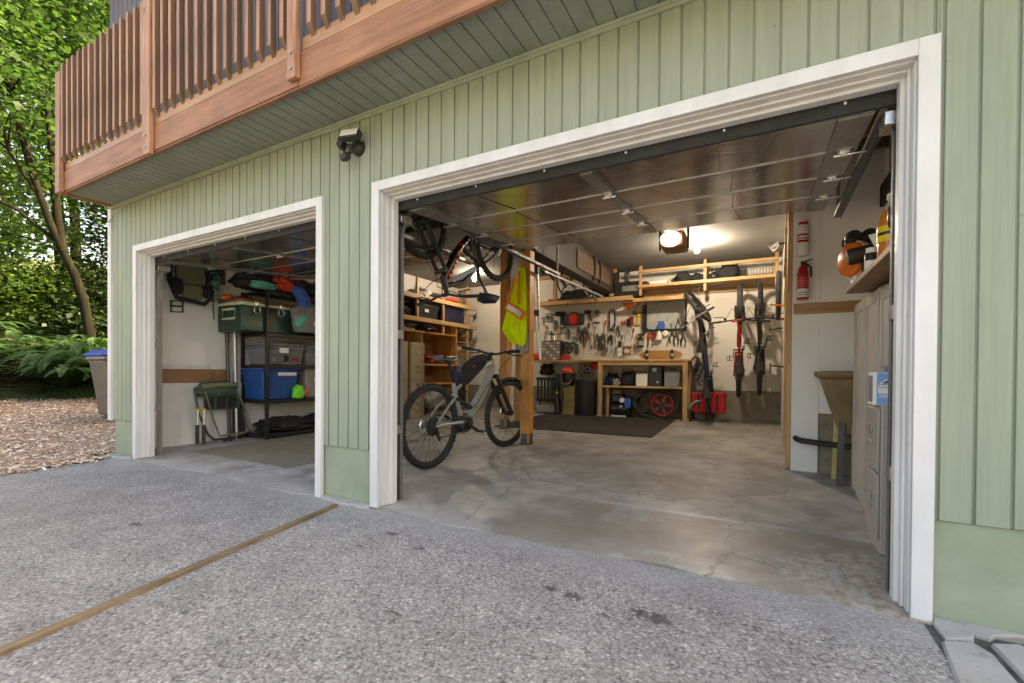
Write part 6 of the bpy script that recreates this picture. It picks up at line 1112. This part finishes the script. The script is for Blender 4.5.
tree('maple_tree', 'leaning twin stemmed maple behind the ferns', (-11, 1.85, .5), [([(-11, 2.02, .9), (-11, 1.93, 1.7), (-11, 1.83, 2.4), (-11, 1.68, 2.95), (-11, 1.48, 3.45), (-11, 1.28, 4.0), (-11, 1.08, 4.7), (-11.1, .75, 6.3), (-11.2, .4, 8.5)], .105, .045), ([(-11, 1.5, 3.4), (-11, 1.42, 4.0), (-11, 1.36, 4.9), (-11.1, 1.28, 6.4), (-11.3, 1.1, 9)], .085, .035), ([(-11, 1.5, 3.5), (-11.2, .9, 4.1), (-11.4, .1, 4.5), (-11.5, -.8, 4.7)], .04, .012), ([(-11, 1.25, 4.2), (-11, .7, 5.2), (-11.3, -.1, 5.9)], .035, .012)],
     [((-11.5, .8, 8.2), (2.0, 1.9, 2.2), 90), ((-12, 1.9, 5.6), (1.6, 1.2, 1.0), 22), ((-10.6, .2, 6.4), (1.0, 1.0, .8), 14)], 'leaf_maple', .115, 84, .66)
tree('maple_tree', 'broad sunlit maple overhanging the deck corner', (-13.5, 4.6, 1.0), [([(-13.5, 4.6, 1.2), (-13.4, 4.4, 4), (-13.2, 4.0, 7), (-13, 3.4, 10)], .22, .07), ([(-13.4, 4.2, 5.5), (-12.6, 3.4, 7.5), (-11.8, 3.0, 8.6)], .09, .03), ([(-13.3, 4.2, 6), (-13.8, 2.9, 8), (-14, 1.9, 9)], .08, .03)],
     [((-13, 3.6, 9.2), (2.6, 2.4, 2.4), 120), ((-12.2, 4.6, 7.2), (1.6, 1.6, 1.2), 36), ((-13.8, 2.3, 10.5), (1.8, 1.8, 1.6), 50)], 'leaf_maple', .125, 84, .72)
tree('vine_maple', 'low spreading bright green vine maple left of the leaning trunk', (-13.4, 1.6, 1.2), [([(-13.4, 1.7, 1.2), (-13.3, 1.5, 2.6), (-13.2, 1.2, 4)], .05, .015), ([(-13.4, 1.75, 1.2), (-13.5, 2.0, 2.4), (-13.5, 2.3, 3.8)], .05, .015), ([(-13.4, 1.7, 1.2), (-13, .9, 2.3), (-12.8, .3, 3.2)], .04, .012)],
     [((-13.3, 1.5, 3.5), (1.3, 1.5, 1.5), 60), ((-13.0, .7, 2.8), (1.0, 1.0, .8), 24), ((-13.6, 2.3, 2.7), (1, .9, 1.0), 26)], 'leaf_yellow', .10, 80, .52)
tree('cedar_tree', 'dark drooping cedar standing close to the house corner', (-12.2, 3.6, .9), [([(-12.2, 3.7, .9), (-12.2, 3.65, 4), (-12.15, 3.6, 8), (-12.1, 3.6, 12)], .24, .06)],
     [((-12.1, 3.3, 4.2), (1.0, 1.0, 1.6), 50), ((-12.1, 3.6, 6.6), (1.1, 1.1, 1.8), 40), ((-12, 2.95, 2.6), (.7, .7, .8), 22)], 'leaf_dark', .095, 110, .55, squash=.7)
for k, (x, y, h, r, n, m, lab) in enumerate([(-19, 2.2, 13, 2.2, 110, 'leaf_yellow', 'tall pale leaved tree far behind the leaning maple'), (-21, 4.6, 15, 2.6, 130, 'leaf_maple', 'tall green tree far behind the house corner'), (-18, 6.6, 14, 2.6, 120, 'leaf_maple', 'tall leafy tree seen above the deck rail'), (-24, 1.0, 14, 2.6, 100, 'leaf_dark', 'dark tall tree at the left edge of the view'), (-26, 6.5, 17, 3.2, 110, 'leaf_dark', 'dark conifer like tree deepest behind the deck corner'), (-25, 3.4, 10, 2.4, 80, 'leaf_yellow', 'pale small tree deep in the wood between darker ones'), (-17, .2, 6, 1.5, 50, 'leaf_dark', 'dark low tree at the far left of the yard'), (-30, -1.5, 13, 3, 80, 'leaf_maple', 'distant tree beyond the far left of the yard')]):
    zb = g_(x, y)
    tree('woodland_tree', lab, (x, y, zb), [(wig((x, y, zb-.1), (x+.3, y-.2, zb+h), 6, .012), .22, .05)], [((x, y, zb+h*.62), (r, r, h*.36), int(n*.62)), ((x+.4, y-.3, zb+h*.25), (r*.75, r*.75, h*.14), n//4)], m, .155, 62, .8, 'trees of the wood')
for k, (x, y, w_, h, m, lab) in enumerate([(-16, 3.3, 1.3, 1.3, 'leaf_yellow', 'sunlit yellow green bush behind the trunk foot'), (-15.2, 1.3, 1.2, 1.0, 'leaf_maple', 'green bush left of the trunk foot'), (-12.2, 2.6, .9, .9, 'leaf_dark', 'dark bush between the cedar and the ferns'), (-18, 1.6, 1.6, 1.4, 'leaf_yellow', 'pale bush higher on the slope')]):
    zb = g_(x, y); tree('bush', lab, (x, y, zb), [([(x, y, zb), (x+.1, y, zb+h*.5), (x+.15, y-.1, zb+h)], .03, .01), ([(x, y, zb), (x-.2, y+.2, zb+h*.5), (x-.3, y+.3, zb+h)], .03, .01)], [((x, y, zb+h*.65), (w_, w_, h*.6), 42)], m, .12, 46, .4, 'bushes on the slope', cat='bush')
# sword ferns
def fern(label, x, y, s, seed, n=30):
    r = random.Random(seed); C = []; V = []; F = []; zb = g_(x, y)+.02
    for k in range(n):
        az = r.uniform(0, 6.283); L = s*r.uniform(.75, 1.15); lift = r.uniform(.75, 1.5); dirv = Vector((math.cos(az), math.sin(az), 0)); side = Vector((-dirv.y, dirv.x, 0)); N = 42; prev = None
        for i in range(N+1):
            t = i/N; p = Vector((x, y, zb))+dirv*(L*(t*.95))+Vector((0, 0, L*lift*(t*.95-t*t*.78)))+side*(.05*L*math.sin(az*7)*t*t)
            if prev is not None:
                d = (p-prev).normalized(); up = side.cross(d)
                wl = L*.085*math.sin(math.pi*min(1, .12+t*.9))**.6*(1-t*.35); wd = L*.0085
                for sgn in (-1, 1):
                    tip = p+side*sgn*wl+d*wl*.28-up*wl*.18; m0 = len(V); V += [p-d*wd, tip, p+d*wd, p+side*sgn*wl*.5+d*(wl*.14+wd*.9)+up*wl*.04]; F.append((m0, m0+1, m0+3, m0+2))
            prev = p
    mb = MB(); mb.v = [tuple(v) for v in V]; mb.f = F; mb.m = [0]*len(F); return solo('sword_fern', mb, 'fern', label, 'fern', 'sword ferns', smooth=0)
fern('largest sword fern right behind the recycling bin', -9.8, 1.75, 1.7, 1, 68); fern('sword fern arching left of the recycling bin', -9.8, 1.15, 1.6, 2, 61); fern('sunlit sword fern behind the brush pile', -11.0, .95, 1.3, 3, 57); fern('sword fern at the foot of the leaning maple', -11.2, 2.2, 1.2, 4, 61); fern('pale sword fern at the left edge of the yard', -12.2, .55, 1.0, 5, 51); fern('tall sword fern between the bin and the leaning maple', -10.5, 1.65, 1.7, 8, 68); fern('wide sword fern in front of the leaning maple', -10.6, 2.35, 1.7, 9, 68); fern('small sword fern beside the bin wheels', -9.0, 2.1, .7, 6, 44); fern('sword fern up the slope in the sun', -13.0, 1.5, 1.0, 7, 51)
# brush pile, grass edge
mb = MB(); rr = random.Random(5)
for k in range(260):
    x = rr.gauss(-10.25, .35); y = rr.uniform(-.5, 1.25); z = g_(x, y)+.03+rr.random()**1.6*.26; a = rr.gauss(1.6, .6); L = rr.uniform(.25, .8); d = Vector((math.cos(a), math.sin(a), rr.gauss(0, .22)))*L/2
    mb.tube([Vector((x, y, z))-d, Vector((x, y, z))+Vector((0, 0, rr.gauss(0, .03))), Vector((x, y, z))+d], [.010, .008, .004], n=4)
solo('brush_pile', mb, 'bark_trunk', 'heap of cut brown twigs at the edge of the bark', 'brush pile', kind='stuff')
V = []; F = []
for k in range(9000):
    x = random.gauss(-9.65, .28); y = random.uniform(-1.8, 3.2); z = g_(x, y)+.02; h = random.uniform(.03, .11); a = random.uniform(0, 6.28); n = len(V); V += [(x-.004*math.sin(a), y+.004*math.cos(a), z), (x+.004*math.sin(a), y-.004*math.cos(a), z), (x+.4*h*math.cos(a), y+.4*h*math.sin(a), z+h)]; F.append((n, n+1, n+2))
mb = MB(); mb.v = V; mb.f = F; mb.m = [0]*len(F); solo('grass', mb, 'fern', 'short grass growing along the far edge of the bark', 'grass', kind='stuff', smooth=0)
C = []
for k in range(5200):
    x = random.uniform(-24, -10.3); y = random.uniform(-2, 8); C.append((x, y, g_(x, y)+random.random()**2*.25))
gc = leafmesh('ground_cover', C, .16, 'leaf_yellow', None); tag(gc, 'low leafy ground cover over the wooded slope', 'ground cover', kind='stuff')
# recycling bin
BX, BY = -7.35, 1.07; zb = bz(BX, BY)+.01
T = thing('recycling_bin', 'brown wheeled bin with a blue lid at the house corner', 'wheeled bin', (BX, BY, zb))
def ring4(hx, hy, z, ox=0): return [(BX-hx+ox, BY-hy, zb+z), (BX+hx+ox, BY-hy, zb+z), (BX+hx+ox, BY+hy, zb+z), (BX-hx+ox, BY+hy, zb+z)]
def loft(rs): 
    mb = MB(); vs = [p for r_ in rs for p in r_]; n = len(rs); mb.add(vs, [(i*4+j, i*4+(j+1) % 4, i*4+4+(j+1) % 4, i*4+4+j) for i in range(n-1) for j in range(4)]+[(0, 3, 2, 1), tuple((n-1)*4+j for j in range(4))]); return mb
mk('body', loft([ring4(.22, .19, .06), ring4(.24, .21, .30), ring4(.30, .285, .94)]), 'bin_body', T, bevel=.03, seg=3); mk('lower_panel', loft([ring4(.2215, .1915, .07), ring4(.2555, .2265, .42)]), 'bin_green', T, bevel=.02) if False else None
mk('rim', loft([ring4(.325, .31, .945), ring4(.325, .31, 1.0)]), 'grey_plastic', T, bevel=.01, seg=2)
ld = mk('lid', loft([ring4(.35, .345, 1.004), ring4(.345, .34, 1.03), ring4(.24, .25, 1.10)]), 'lid_blue', T, bevel=.02, seg=3)
for y in (-.10, .10): mk('lid_rib', MB().bx(BX-.22, BX+.22, BY+y-.02, BY+y+.02, zb+1.095, zb+1.115), 'lid_blue', ld, bevel=.006)
mk('axle', MB().cyl((BX+.05, BY+.12, zb+.11), (BX+.40, BY+.12, zb+.11), .015), 'steel_dark', T)
for x in (-.28, .28): mk('wheel', MB().lathe([(.03, -.03), (.11, -.03), (.125, -.02), (.125, .02), (.11, .03), (.03, .03)], (BX+x, BY+.02, zb+.125), R=Matrix.Rotation(R_(90), 3, 'Y')), 'rubber', T)
mk('grab_bar', MB().tube([(BX-.2, BY+.30, zb+.97), (BX-.2, BY+.38, zb+1.0), (BX+.2, BY+.38, zb+1.0), (BX+.2, BY+.30, zb+.97)], .014), 'black_plastic', T)
